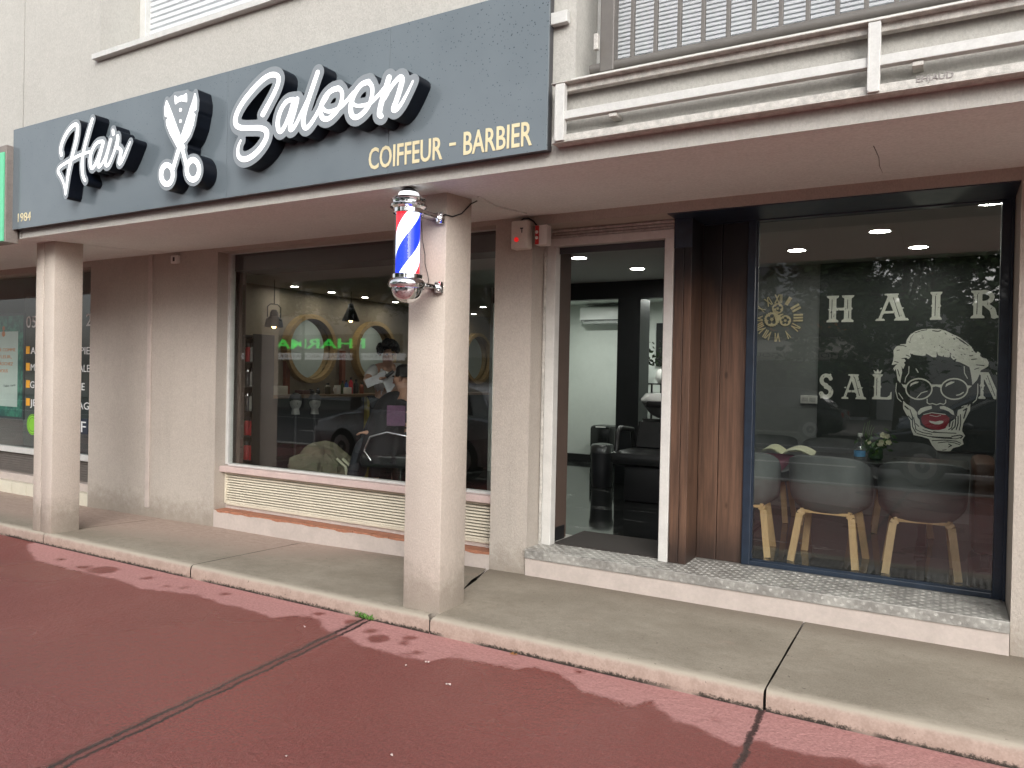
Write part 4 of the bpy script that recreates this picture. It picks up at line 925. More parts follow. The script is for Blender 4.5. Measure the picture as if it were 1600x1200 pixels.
mb = MB(); mb.box(-5.28, -1.98, 8.76, 10.69, za_, za_+.1); struct(mb.build("alcove_ceiling", M_ALC))
mb = MB(); mb.box(-1.95, 1.5, 8.1, 8.3, ZF, ZC); mb.box(1.3, 1.5, 5.4, 8.1, ZF, ZC); struct(mb.build("waiting_room_wall", M_MID))
mb = MB(); mb.box(X_P1-.2, -1.5, 5.1, 5.3, Z_LIN+.0, ZC); mb.box(-1.6, -1.18, 5.325, 5.345, ZF, ZC); mb.box(X_P0-.05, X_P1+.05, 5.05, 5.38, ZF, ZC); mb.box(-8.3, -6.02, 5.09, 5.14, ZF, ZC); mb.box(-6.2, X_L1-.0, 5.02, 5.15, ZF, ZC); mb.box(vx1-.02, 1.35, 5.36, 5.42, ZF, ZC); mb.box(wx0, wx1, 5.031, 5.045, ZF, wz0-.02); struct(mb.build("front_wall_lining", M_BRN))
mb = MB(); mb.box(-2.78, -2.585, 5.10, atx(883, 700, -2.585).y, ZF, 2.75); struct(mb.build("inner_door_wall", M_BRN))
mb = MB(); mb.box(-2.585, -2.575, 5.10, atx(884, 700, -2.575).y+.004, ZF, ZF+.12); struct(mb.build("door_skirting", M_BLACK))
mb = MB(); mb.box(-2.55, -1.62, 5.09, 5.64, ZF-.0, ZP+.008, .004); tag(mb.build("door_mat", pm("brown_mat", (.036, .031, .027), .95, .25, 40, .6, 300)), "dark brown fibre mat lying just inside the open doorway", "mat")
# ------------------------------------------------------------ lamps in the ceilings
M_LAMP = pm("lamp_glow", (1, 1, 1), .5, 0, 3, emit=(1, .97, .90), es=52); M_RING = pm("lamp_ring", (.7, .7, .7), .4, .05, 9)
M_LAMPB = pm("lamp_glow_soft", (1, 1, 1), .5, 0, 3, emit=(1, .95, .86), es=44); M_LAMPA = pm("lamp_glow_strong", (1, 1, 1), .5, 0, 3, emit=(.96, 1, .93), es=360)
DL = None
def downlight(x, y, z, label, r=.075, m=None):
    L = thing("downlight", label, "ceiling light", (x, y, z), "round recessed downlights in the salon ceiling")
    mb = MB(); mb.lathe([(r+.014, 0), (r+.014, -.008), (r, -.010), (r-.002, -.002)], (x, y, z), n=24, cap=False); mb.build("ring", M_RING, L, smooth=40)
    mb = MB(); mb.lathe([(r-.003, -.004), (r*.5, -.005), (.001, -.0055)], (x, y, z), n=24, cap=False); mb.build("diffuser", m or M_LAMP, L)
for px, py, l_ in ((1245, 390, "downlight above the wall clock side, leftmost seen through the right window"), (1375, 360, "downlight second from left and highest but one behind the right window"), (1435, 385, "downlight behind the right window just above the word HAIR"), (1547, 315, "downlight in the top right corner of the right window"),
                   (905, 402, "left one of two downlights seen through the doorway"), (996, 419, "right one of two downlights seen through the doorway")):
    q = atz(px, py, ZC); downlight(q.x, q.y, ZC, l_)
for px, py, l_ in ((460, 447, "downlight above the first round mirror, leftmost in the salon window"), (518, 456, "downlight between the first mirror and the cone pendant"), (570, 464, "downlight above the second round mirror"), (618, 472, "downlight just below the barber pole's ball end"), (740, 491, "lower of two downlights in the strip of window right of the column")):
    q = atx(px, py, -7.86); downlight(-7.86, q.y, ZC, l_, .055, M_LAMPB)
q = atz(755, 479, ZC); downlight(q.x, q.y, ZC, "upper of two downlights in the strip of window right of the column", .06, M_LAMPB)
for y in (11.0, 12.7): downlight(-5.95, y, ZC, "downlight at the %s end of the back room, hidden by the column" % ("near" if y < 12 else "far"), .07, M_LAMPB)  # unseen lamps added so the white wall shows brighter in the round mirrors
q = aty(896, 473, 9.6); downlight(q.x, 9.6, za_, "small downlight in the alcove left of the air conditioner", .05, M_LAMPA)
q = aty(1025, 473, 9.6); downlight(q.x+.3, 9.6, za_, "hidden downlight at the right end of the white alcove", .06, M_LAMPA)
# ------------------------------------------------------------ round mirrors, pendants, counter
M_OAKF = pm("oak_mirror_frame", (.36, .245, .11), .45, .2, 9, .05, stretch=(1, 1, 4)); M_MIRR = pm("mirror_silver", (.86, .90, .88), .015, .01, 3, metal=1)
for i, (y, l_) in enumerate(((8.13, "round wooden framed mirror on the taupe wall, leftmost, under the lantern pendant"), (9.56, "round wooden framed mirror on the taupe wall behind the barber"), (11.1, "round wooden framed mirror hidden behind the centre column"), (12.66, "round wooden framed mirror seen right of the centre column"))):
    L = thing("round_mirror", l_, "mirror", (-8.2, y, 1.4), "round mirrors along the salon wall")
    mb = MB(); mb.lathe([(.44, .001), (.505, .001), (.505, .13), (.44, .13), (.44, .03)], (-8.2, y, 1.91), 'x', 48, cap=False); mb.build("frame", M_OAKF, L, smooth=40)
    mb = MB(); mb.lathe([(.445, .02), (.2, .0205), (.001, .021)], (-8.2, y, 1.91), 'x', 48, cap=False); mb.build("glass", M_MIRR, L)
M_BULB = pm("bulb_glow", (1, .8, .5), .4, 0, 3, emit=(1, .62, .26), es=6)
def pendant(px, pyt, pyb, X, label, lantern):
    a, b = atx(px, pyt, X), atx(px, pyb, X); y = b.y; L = thing("pendant_lamp", label, "pendant lamp", (X, y, b.z), "black pendant lamps by the mirrors"); H = a.z-b.z; c = (X, y, b.z)
    mb = MB()
    if lantern: mb.lathe([(.115, 0), (.118, .01), (.10, H*.45), (.055, H*.62), (.05, H*.85), (.03, H)], c, n=28, cap=False)
    else: mb.lathe([(.125, 0), (.127, .01), (.045, H*.78), (.035, H*.97), (.015, H)], c, n=28, cap=False)
    mb.build("shade", M_BLACK, L, smooth=40)
    if lantern:
        mb = MB(); mb.tube([(X, y-.11, b.z+H*.55), (X, y-.11, b.z+H*1.15), (X, y-.06, b.z+H*1.32), (X, y+.06, b.z+H*1.32), (X, y+.11, b.z+H*1.15), (X, y+.11, b.z+H*.55)], .007, 8); mb.build("handle", M_BLACK, L, smooth=50)
    mb = MB(); mb.tube([(X, y, b.z+H*(1.3 if lantern else .98)), (X, y, ZC)], .006, 8); mb.build("cord", M_CABLE, L)
    mb = MB(); mb.ell((X, y, b.z+.02), (.032, .032, .04), 12); mb.build("bulb", M_BULB, L, smooth=60)
pendant(428, 484, 511, -7.55, "black lantern pendant with hoop handle, left of the first mirror", True)
pendant(548, 474, 502, -7.55, "black cone pendant between the first and second round mirrors", False)
M_CTR = pm("counter_wood", (.19, .115, .055), .4, .2, 9, .05, stretch=(4, 1, 1)); M_YEL = pm("yellow_wood_leg", (.42, .33, .05), .5, .15, 9)
zc_ = atx(545, 616, -7.75).z
CT = thing("counter", "long wooden styling counter under the round mirrors with yellowish legs", "counter", (-7.95, 10, ZF))
mb = MB(); mb.box(-8.2, -7.75, 6.3, 14.1, zc_-.045, zc_, .004); mb.build("counter_top", M_CTR, CT)
mb = MB(); mb.box(-8.199, -8.17, 6.3, 14.1, ZF, zc_-.046); mb.build("shade_panel", M_BLACK, CT)  # black sheet standing in for the shade below the counter top
for y in (6.5, 9.0, 11.6):
    mb = MB(); mb.box(-7.84, -7.78, y, y+.06, ZF, zc_-.046, .003); mb.build("leg", M_YEL, CT)
for px, l_ in ((534, "reddish wooden post between the first and second mirrors"), (447, "reddish wooden post below the left side of the first mirror")):
    y = atx(px, 580, -8.17).y; mb = MB(); mb.box(-8.19, -8.13, y-.04, y+.04, zc_+.001, atx(px, 548, -8.17).z, .004); tag(mb.build("wall_post", pm("red_wood", (.22, .075, .04), .5, .2, 14, stretch=(1, 1, .1))), l_, "post")
def bottle(px, h_, r, col, label, X=-7.95, cap=(.02, .02, .02), kind="bottle"):
    y = atx(px, 612, X).y; L = thing(kind, label, "bottle", (X, y, zc_), "things on the styling counter"); c = (X, y, zc_+.001)
    mb = MB(); mb.lathe([(r*.9, 0), (r, .006), (r, h_*.68), (r*.45, h_*.80), (r*.42, h_*.86)], c, n=16); mb.build("body", pm("bottle_%d_%d_%d" % tuple(int(k*100) for k in col), col, .3, .1, 20), L, smooth=40)
    mb = MB(); mb.lathe([(r*.5, h_*.86), (r*.5, h_)], c, n=16); mb.build("cap", pm("cap_%d" % int(cap[0]*100), cap, .4), L, smooth=40)
for px, h_, r, col, l_ in ((535, .20, .032, (.05, .07, .02), "dark green bottle left of the blue bottle on the counter"), (541, .21, .03, (.05, .10, .28), "small blue bottle beside the red spray bottle on the counter"), (548, .25, .032, (.55, .03, .05), "tall red spray bottle on the counter"), (556, .22, .04, (.02, .02, .02), "black bottle right of the red spray bottle"), (565, .17, .036, (.30, .09, .05), "amber bottle at the barber's elbow"), (512, .16, .045, (.10, .085, .05), "squat brown jar below the first mirror's right edge"), (486, .07, .05, (.03, .03, .03), "low black pot on the counter under the first mirror"), (497, .09, .03, (.03, .03, .03), "short black bottle under the first mirror")):
    bottle(px, h_, r, col, l_)
def counter_box(px, w, h_, col, label, kind="box"):
    y = atx(px, 612, -7.93).y; mb = MB(); mb.box(-8.0, -7.86, y-w/2, y+w/2, zc_+.001, zc_+h_, .006); tag(mb.build(kind, pm("card_%d" % int(col[0]*100), col, .5, .06, 12), smooth=40), label, kind, "things on the styling counter")
counter_box(433, .26, .12, (.55, .50, .42), "cream box at the left end of the styling counter"); counter_box(540, .12, .10, (.72, .70, .64), "white card box in front of the dark bottles"); counter_box(473, .16, .06, (.10, .05, .04), "low dark box under the middle of the first mirror")
y = atx(527, 612, -7.92).y; MG = thing("mug", "white mug on the counter left of the white card box", "mug", (-7.92, y, zc_), "things on the styling counter")
mb = MB(); mb.lathe([(.045, .001), (.05, .01), (.05, .13), (.044, .13), (.042, .015)], (-7.92, y, zc_), n=20); mb.build("cup", M_WPL, MG, smooth=40)
mb = MB(); mb.tube([(-7.92, y-.048, zc_+.10), (-7.92, y-.08, zc_+.09), (-7.92, y-.08, zc_+.05), (-7.92, y-.048, zc_+.035)], .008, 8); mb.build("handle", M_WPL, MG, smooth=60)
for px in (462, 492):   # two training heads with swept hair, in the gloom under the counter
    q = atx(px, 628, -7.7); L = thing("practice_head", "pale practice head under the counter, %s one" % ("left" if px < 470 else "right"), "mannequin head", (q.x, q.y, q.z-.12), "practice heads below the counter")
    mb = MB(); mb.ell((q.x, q.y, q.z), (.075, .085, .11), 14); mb.ell((q.x+.07, q.y-.03, q.z-.015), (.018, .014, .022), 8); mb.tube([(q.x, q.y, q.z-.08), (q.x, q.y, q.z-.17)], [.045, .06], 12); mb.build("head", pm("mannequin", (.40, .40, .38), .4), L, smooth=60)
    mb = MB(); mb.ell((q.x-.01, q.y+.005, q.z+.035), (.085, .092, .09), 14); mb.build("hair", M_BLACK, L, smooth=60)
    mb = MB(); mb.lathe([(.10, ZF), (.10, ZF+.015), (.015, ZF+.03), (.015, q.z-.165), (.05, q.z-.16)], (q.x, q.y, 0), n=16); mb.build("stand", M_DARK, L, smooth=40)
# product rack just inside the left end of the window
KX, KY = -6.42, 5.62
RK = thing("product_rack", "dark narrow rack of hair products inside the left end of the salon window", "rack", (KX, KY, ZF))
mb = MB(); mb.box(KX-.13, KX-.115, KY-.14, KY+.14, ZF, 1.95); mb.box(KX+.115, KX+.13, KY-.14, KY+.14, ZF, 1.95); mb.box(KX-.114, KX+.114, KY+.125, KY+.14, ZF, 1.95); mb.build("upright", M_BLACK, RK)
mb = MB(); sh = [.62, .88, 1.14, 1.40, 1.66, 1.92]
for z in sh: mb.box(KX-.114, KX+.114, KY-.139, KY+.124, z-.012, z)
mb.build("shelf", M_DARK, RK)
cols = [((.06, .30, .12), "green"), ((.60, .05, .06), "red"), ((.55, .55, .53), "white"), ((.10, .10, .11), "black")]
nm_ = ["lowest", "second lowest", "third", "fourth", "topmost"]
for i, z in enumerate(sh[:5]):
    for k in range(3):
        c, w = cols[[0, 1, 1][k] if i < 2 else [3, 3, 2][k] if i < 4 else [3, 1, 2][k]]
        x = KX-.085+k*.075; L = thing("product_can", "%s product can, %s on the %s shelf of the narrow rack" % (w, ["left", "middle", "right"][k], nm_[i]), "can", (x, KY-.08, z), "product cans on the narrow rack")
        mb = MB(); mb.lathe([(.028, .001), (.03, .006), (.03, .14), (.02, .155)], (x, KY-.09, z), n=14); mb.build("body", pm("can_"+w, c, .35, .1, 30), L, smooth=40)
        mb = MB(); mb.lathe([(.02, .155), (.02, .19), (.016, .195)], (x, KY-.09, z), n=14); mb.build("lid", M_DARK if w != "black" else M_CHROME, L, smooth=40)
# ------------------------------------------------------------ people in the salon
def J(px, py, t): d = ray(px, py)*(t+.9); return Vector((d[0], d[1], EYE+d[2]))
M_SKIN = pm("skin", (.42, .235, .16), .5, .10, 20); M_HAIR = pm("black_hair", (.010, .008, .007), .5, .3, 60, .5, 200); M_SHIRT = pm("pale_grey_shirt", (.58, .58, .57), .8, .1, 14, .3, 60); M_JEAN = pm("dark_trousers", (.02, .022, .028), .8, .2, 30); M_CAPE = pm("black_cape", (.007, .006, .008), .75, .2, 9, .2, 30)
U = Vector((RX[0], RX[1], 0)).normalized(); Wd = Vector((FW[0], FW[1], 0)).normalized()
def hand_joints(Jd, E_, wrist, tip_dir, side, key, s=1.0):
    """palm and five fingers, curled, from the wrist along tip_dir"""
    d = tip_dir.normalized(); sd_ = side.normalized(); nrm = d.cross(sd_)
    Jd[key+'palm'] = (wrist+d*.06*s, (.030*s, .018*s)); E_.append((key+'w', key+'palm'))
    for i, (o, L) in enumerate(((-.028, .070), (-.010, .080), (.010, .075), (.027, .060))):
        b = wrist+d*.095*s+sd_*o*s; Jd[key+'f%da' % i] = (b, .0095*s); Jd[key+'f%db' % i] = (b+d*L*.5*s-nrm*.008*s, .0085*s); Jd[key+'f%dc' % i] = (b+d*L*.85*s-nrm*.028*s, .0075*s)
        E_ += [(key+'palm', key+'f%da' % i), (key+'f%da' % i, key+'f%db' % i), (key+'f%db' % i, key+'f%dc' % i)]
    b = wrist+d*.045*s-sd_*.038*s; Jd[key+'ta'] = (b, .011*s); Jd[key+'tb'] = (b+d*.035*s-sd_*.015*s-nrm*.02*s, .009*s); E_ += [(key+'palm', key+'ta'), (key+'ta', key+'tb')]
def head_parts(P, hc, fwd, hair_mat, curls, name_hair="hair"):
    """eyes, ears and hair on a head centred at hc facing fwd"""
    f = fwd.normalized(); s = f.cross(Vector((0, 0, 1))).normalized(); up = s.cross(f).normalized()
    mb = MB()
    for q in (-1, 1): mb.ell(hc+f*.088+s*q*.032+up*.005, (.011, .011, .008), 8)
    mb.build("eye", pm("dark_eye", (.012, .01, .01), .2), P, smooth=60)
    mb = MB(); mb.ell(hc+f*.088-up*.062, (.022, .012, .007), 8); mb.build("mouth", pm("lip", (.30, .10, .085), .5), P, smooth=60)
    mb = MB()
    for q in (-1, 1): mb.ell(hc+s*q*.083-up*.01, (.014, .02, .032), 8)
    mb.build("ear", M_SKIN, P, smooth=60)
    mb = MB(); random.seed(11)
    if curls:
        for k in range(90):
            a = random.uniform(0, 2*pi); e = random.uniform(-.15, 1.45); v = (s*cos(a)*cos(e)+f*sin(a)*cos(e)+up*sin(e))
            if v.dot(f) > .55 and e < .75: continue
            mb.ell(hc+up*.025+v*Vector((.098, .098, .108)).length/1.73, (random.uniform(.022, .036),)*3, 8)
    else:
        def hf(u, v): 
            a = 2*pi*u; e = -.25+v*(pi/2+.25); r = .097+.004*sin(9*a); d = s*cos(a)*cos(e)+f*(sin(a)*cos(e)-.12)+up*sin(e); k_ = 1 if sin(a) < .35 or e > .55 else .86
            return hc+up*.022+d*r*k_*(1.08 if e > .6 else 1.0)
        mb.grid(hf, 28, 10, True)
    mb.build(name_hair, hair_mat, P, smooth=80)
def person_body(P, jt, ed, sub=2): return skin_body("body", jt, ed, M_SKIN, P, sub)
# the barber, leaning over his client
PB = thing("person", "barber with curly black hair in a pale shirt leaning over a seated client", "person", tuple(J(604, 640, 7.55).xy)+(ZF,))
hb = J(606, 555, 7.30); pel = J(606, 628, 7.62); fl = lambda v, z: Vector((v.x, v.y, z))
jt = {'pel': (pel, (.135, .11)), 'sp': (J(606, 607, 7.60), (.13, .105)), 'ch': (J(606, 586, 7.50), (.155, .11)), 'nk': (J(606, 570, 7.40), .055), 'hd': (hb, (.080, .088)), 'tp': (hb+Vector((0, 0, .075)), (.070, .080)),
      'ns': (hb-Wd*.072+U*.03-Vector((0, 0, .025)), .014),
      'sl': (J(585, 577, 7.48), .058), 'el': (J(571, 597, 7.25), .042), 'lw': (J(592, 591, 6.98), .027), 'sr': (J(628, 576, 7.46), .058), 'er': (J(646, 594, 7.15), .042), 'rw': (J(634, 584, 6.92), .027)}
ed = [('pel','sp'),('sp','ch'),('ch','nk'),('nk','hd'),('hd','tp'),('hd','ns'),('ch','sl'),('sl','el'),('el','lw'),('ch','sr'),('sr','er'),('er','rw')]
for q, nme in ((-1, 'a'), (1, 'b')):
    hip = pel+U*.095*q-Vector((0, 0, .05)); kn = fl(hip-Wd*.05+U*.03*q, ZF+.48); an = fl(kn+Wd*.06, ZF+.085)
    jt.update({'h'+nme: (hip, .085), 'k'+nme: (kn, .058), 'n'+nme: (an, .04), 't'+nme: (fl(an-Wd*.17, ZF+.035), .032)}); ed += [('pel','h'+nme),('h'+nme,'k'+nme),('k'+nme,'n'+nme),('n'+nme,'t'+nme)]
jt['Lw'] = jt.pop('lw'); jt['Rw'] = jt.pop('rw'); ed = [tuple({'lw': 'Lw', 'rw': 'Rw'}.get(k_, k_) for k_ in e) for e in ed]
hand_joints(jt, ed, jt['Lw'][0], (jt['Lw'][0]-jt['el'][0])*.6+Vector((0, 0, -.03)), -Wd, 'L'); hand_joints(jt, ed, jt['Rw'][0], (jt['Rw'][0]-jt['er'][0])*.6-U*.05, Wd, 'R')
person_body(PB, jt, ed); head_parts(PB, hb+Vector((0, 0, .03)), -Wd+U*.45-Vector((0, 0, .35)), M_HAIR, True)
g = .016; sj_ = {k: (jt[k][0], tuple(r+g for r in (jt[k][1] if isinstance(jt[k][1], tuple) else (jt[k][1],)*2))) for k in ('pel', 'sp', 'ch')}
sj_['nk'] = (J(606, 574, 7.42), .07)
for s_, e_ in (('sl', 'el'), ('sr', 'er')): sj_[s_] = (jt[s_][0], .078); sj_[e_] = (jt[s_][0]*.3+jt[e_][0]*.7, .066)
skin_body("shirt", sj_, [('pel','sp'),('sp','ch'),('ch','nk'),('ch','sl'),('sl','el'),('ch','sr'),('sr','er')], M_SHIRT, PB)
tj = {'pel': (pel, .155)}
for nme in 'ab': tj['h'+nme] = (jt['h'+nme][0], .105); tj['k'+nme] = (jt['k'+nme][0], .075); tj['n'+nme] = (jt['n'+nme][0], .055)
skin_body("trousers", tj, [e for nme in 'ab' for e in (('pel','h'+nme),('h'+nme,'k'+nme),('k'+nme,'n'+nme))], M_JEAN, PB)
mb = MB(); tw = [J(596, 590, 6.93), J(617, 588, 6.95), J(617, 603, 6.95), J(610, 612, 6.95), J(607, 618, 6.95), J(603, 608, 6.95), J(600, 600, 6.94)]
mb.add(tw+[v-Wd*.008 for v in tw], [tuple(range(7)), tuple(range(13, 6, -1))]+[(i, i+7, (i+1) % 7+7, (i+1) % 7) for i in range(7)]); a, b = J(572, 600, 7.0), J(604, 586, 6.9); mb.bar(a, b, .09, .012, side=Wd)
tag(mb.build("hand_towel", pm("towel_cloth", (.50, .51, .53), .9, .1, 20, .3, 90)), "pale grey towel hanging from the barber's hands beside the client's head", "towel")
mb = MB(); a, b = J(603, 589, 6.88), J(612, 582, 6.88); mb.bar(a, b, .035, .03, side=Wd); mb.bar(b, b+(b-a)*.35, .028, .012, side=Wd); tag(mb.build("hair_clipper", M_BLACK), "black hair clipper in the barber's hand over the client's head", "clipper")
# the client in the chair, face turned to the mirrors
hcl = J(629, 592, 6.72); PCl = thing("person", "seated client with short cropped dark hair wrapped in a black cape", "person", (hcl.x, hcl.y, ZF))
face = (-U*1.0+Wd*.15).normalized(); dn = Vector((0, 0, -1)); pcl = hcl+dn*.62-face*.05
jt = {'pel': (pcl, .13), 'sp': (hcl+dn*.42-face*.06, .12), 'ch': (hcl+dn*.24-face*.05, (.13, .10)), 'nk': (hcl+dn*.11-face*.02, .05), 'hd': (hcl, (.078, .09)), 'tp': (hcl+Vector((0, 0, .06)), (.068, .08)), 'ns': (hcl+face*.10+dn*.02, .014), 'cn': (hcl+face*.06+dn*.09, .03)}
ed = [('pel','sp'),('sp','ch'),('ch','nk'),('nk','hd'),('hd','tp'),('hd','ns'),('hd','cn')]; sdv = face.cross(Vector((0, 0, 1)))
for q, nme in ((-1, 'a'), (1, 'b')):
    s_ = jt['ch'][0]+sdv*.17*q; e_ = s_+dn*.26+face*.08; w_ = e_+face*.22+dn*.04; kn = pcl+sdv*.12*q+face*.42+dn*.02; an = fl(kn+face*.12, ZF+.17)
    jt.update({'s'+nme: (s_, .055), 'e'+nme: (e_, .042), nme+'w': (w_, .028), 'h'+nme: (pcl+sdv*.10*q, .085), 'k'+nme: (kn, .06), 'n'+nme: (an, .042), 't'+nme: (an+face*.16+dn*.03, .034)})
    ed += [('ch','s'+nme),('s'+nme,'e'+nme),('e'+nme,nme+'w'),('pel','h'+nme),('h'+nme,'k'+nme),('k'+nme,'n'+nme),('n'+nme,'t'+nme)]; hand_joints(jt, ed, w_, face, sdv*q, nme)
person_body(PCl, jt, ed); head_parts(PCl, hcl+Vector((0, 0, .02)), face, M_HAIR, False)
tj = {'pel': (pcl, .145)}
for nme in 'ab': tj['h'+nme] = (jt['h'+nme][0], .10); tj['k'+nme] = (jt['k'+nme][0], .075); tj['n'+nme] = (jt['n'+nme][0], .055)
skin_body('trousers', tj, [e for nme in 'ab' for e in (('pel','h'+nme),('h'+nme,'k'+nme),('k'+nme,'n'+nme))], M_JEAN, PCl)
for nme in 'ab': skin_body('shoe', {'a': (jt['n'+nme][0]+dn*.05, .05), 'b': (jt['t'+nme][0], .048), 'c': (jt['t'+nme][0]+face*.07, .035)}, [('a','b'),('b','c')], M_BLACK, PCl)
sl = {'ch': (jt['ch'][0], (.145, .115)), 'sp': (jt['sp'][0], .135), 'pel': (pcl, .14)}
for nme in 'ab': sl['s'+nme] = (jt['s'+nme][0], .072); sl['e'+nme] = (jt['e'+nme][0], .06); sl[nme+'w'] = (jt[nme+'w'][0], .044)
skin_body('sweater', sl, [('ch','sp'),('sp','pel')]+[e for nme in 'ab' for e in (('ch','s'+nme),('s'+nme,'e'+nme),('e'+nme,nme+'w'))], M_CAPE, PCl)
def cape(u, v):
    a = 2*pi*u; f_ = v**.75; r = .062+f_*.215; fo = 1+.10*f_*sin(5*a)+.05*f_*sin(9*a+1); zz_ = -.125-.09*v-.62*v*v
    d = face*(cos(a)*r*(1.35 if cos(a) > 0 else .8)+.09*f_)+sdv*sin(a)*r; return hcl+d*fo+Vector((0, 0, zz_))
mb = MB(); mb.grid(cape, 40, 14, True); mb.build("cape", M_CAPE, PCl, smooth=80)
q = J(634, 618, 6.35); 
pa = hcl+face*.02-Wd*.255+dn*.36; mb = MB(); mb.bar(pa+Vector((0, 0, .10)), pa-Vector((0, 0, .10)), .18, .004, side=Wd); mb.build("cape_print", pm("purple_print", (.11, .045, .10), .6, .3, 40), PCl)
BC = thing("barber_chair", "black barber chair with chrome arms and pedestal under the caped client", "chair", (pcl.x, pcl.y, ZF))
def oriented(mb, c, hx, hy, hz, bev=.03, tilt=0):
    bm = bmesh.new(); bmesh.ops.create_cube(bm, size=1)
    for v in bm.verts: v.co = Vector((v.co.x*2*hx, v.co.y*2*hy, v.co.z*2*hz))
    bmesh.ops.bevel(bm, geom=bm.edges[:], offset=bev, segments=3, affect='EDGES', profile=.6)
    M = Matrix((tuple(face)+(0,), tuple(sdv)+(0,), (0, 0, 1, 0), (0, 0, 0, 1))).transposed(); M = Matrix(((face.x, sdv.x, 0, c.x), (face.y, sdv.y, 0, c.y), (0, 0, 1, c.z), (0, 0, 0, 1))) @ Matrix.Rotation(tilt, 4, 'Y')
    mb.bm(bm, M)
M_LEA = pm("black_leather", (.014, .015, .015), .38, .2, 20, .15, 90)
mb = MB(); oriented(mb, pcl+dn*.19+face*.12, .27, .26, .065); mb.build("seat", M_LEA, BC, smooth=40)
mb = MB(); oriented(mb, pcl+Vector((0, 0, .12))-face*.25, .06, .24, .29, .04, -.15); mb.build("backrest", M_LEA, BC, smooth=40)
for q in (-1, 1):
    mb = MB(); b0 = pcl+sdv*.31*q+dn*.15; mb.tube([b0-face*.2, b0-face*.2+Vector((0, 0, .20)), b0+face*.1+Vector((0, 0, .25)), b0+face*.27+Vector((0, 0, .20)), b0+face*.33+Vector((0, 0, .06)), b0+face*.26+dn*.03], .014, 10); mb.build("armrest", M_CHROME, BC, smooth=60)
mb = MB(); hz = pcl.z-.26-ZF; mb.lathe([(.30, .001), (.30, .02), (.12, .05), (.05, .08), (.05, hz)], (pcl.x+face.x*.1, pcl.y+face.y*.1, ZF), n=32); mb.build("pedestal", M_CHROME, BC, smooth=40)
mb = MB(); b0 = pcl+face*.45; mb.tube([b0+sdv*.12+dn*.25, b0+sdv*.12+face*.14+dn*.52, b0-sdv*.12+face*.14+dn*.52, b0-sdv*.12+dn*.25], .014, 8); mb.build("footrest", M_CHROME, BC, smooth=50)
# olive bag slumped near the window
BG = thing("bag", "crumpled olive green bag with straps slumped on the salon floor behind the window sill", "bag", (-6.0, 6.2, ZF))
cb = J(505, 735, 8.0); cb = Vector((-5.72, 5.95, ZF)); rnd = random.Random(5)
def bagf(u, v):
    a = 2*pi*u; r = (1-v**3.0)**.5 if v < 1 else 0; ro = 1+.13*sin(3*a+v*4)+.08*sin(7*a-v*6)+.07*sin(13*a+2+9*v)+.05*sin(23*a-14*v)
    return cb+U*cos(a)*.30*r*ro+Wd*sin(a)*.19*r*ro+Vector((0, 0, .012+.47*v*(1+.12*sin(2*a+1))+.02*sin(9*a)*v))
mb = MB(); mb.grid(bagf, 60, 26, True); M_OLIVE = pm("olive_canvas", (.085, .078, .050), .9, .3, 12, .6, 70); mb.build("body", M_OLIVE, BG, smooth=50)
def flap(u, v): a = -.2+u*1.9; return cb+U*(-.30+.24*u)+Wd*(-.20-.03*sin(pi*u))+Vector((0, 0, .40-.26*v+.10*sin(pi*u)*(1-v)))
mb = MB(); mb.grid(lambda u, v: cb-U*.17+U*(u-.5)*.30-Wd*(.175+.035*sin(pi*v))+Vector((0, 0, .38-.26*v+.05*sin(pi*u))), 12, 8); mb.build("flap", M_OLIVE, BG, smooth=60)
for k in (0, 1):
    mb = MB(); mb.tube([cb+U*(.17+.06*k)-Wd*.15+Vector((0, 0, .38)), cb+U*(.27+.06*k)-Wd*.19+Vector((0, 0, .30)), cb+U*(.30+.05*k)-Wd*.20+Vector((0, 0, .16)), cb+U*(.27+.05*k)-Wd*.18+Vector((0, 0, .04))], .016, 8); mb.build("strap", pm("pale_strap", (.36, .35, .26), .8), BG, smooth=60)
# ------------------------------------------------------------ seen through the doorway
YA = 10.55
AC = thing("air_conditioner", "white wall air conditioner on the alcove wall behind the black partition", "air conditioner", (-4.4, YA, 2.1))
a, b = aty(909.5, 481, YA), aty(909.5, 503, YA)
mb = MB(); mb.box(a.x, a.x+.86, YA-.1, 10.695, b.z, a.z, .03); mb.build("case", pm("ac_plastic", (.75, .77, .75), .35, .03, 5), AC, smooth=40)
mb = MB(); mb.box(a.x+.06, a.x+.82, YA-.095, YA+.05, aty(912, 507, YA).z, b.z+.004, .008); mb.build("louver", pm("ac_flap", (.35, .37, .36), .4), AC)
mb = MB(); mb.box(a.x+.03, a.x+.83, YA-.103, YA-.0995, b.z+.012, b.z+.022); mb.build("slot", M_DARK, AC)
WB = thing("wash_unit", "black backwash chair with white hair basin seen through the doorway", "wash chair", (-2.75, 7.8, ZF))
ux0 = aty(960, 715, 7.45).x; us = aty(985, 704, 7.5).z
mb = MB(); mb.box(ux0, ux0+.66, 7.30, 7.92, us-.14, us, .05); mb.build("seat", M_LEA, WB, smooth=40)
bz1 = aty(1000, 654, 7.95).z; bx0 = aty(990, 690, 7.9).x
mb = MB(); bm = bmesh.new(); bmesh.ops.create_cube(bm, size=1)
for v in bm.verts:
    tp = v.co.z > 0; v.co = Vector((bx0+(.03 if tp else 0)+(v.co.x+.5)*(.58-(.06 if tp else 0)), 7.86+(v.co.y+.5)*.12+(.10 if tp else 0), (bz1 if tp else us-.02)))
bmesh.ops.bevel(bm, geom=bm.edges[:], offset=.035, segments=3, affect='EDGES'); mb.bm(bm); mb.build("backrest", M_LEA, WB, smooth=40)
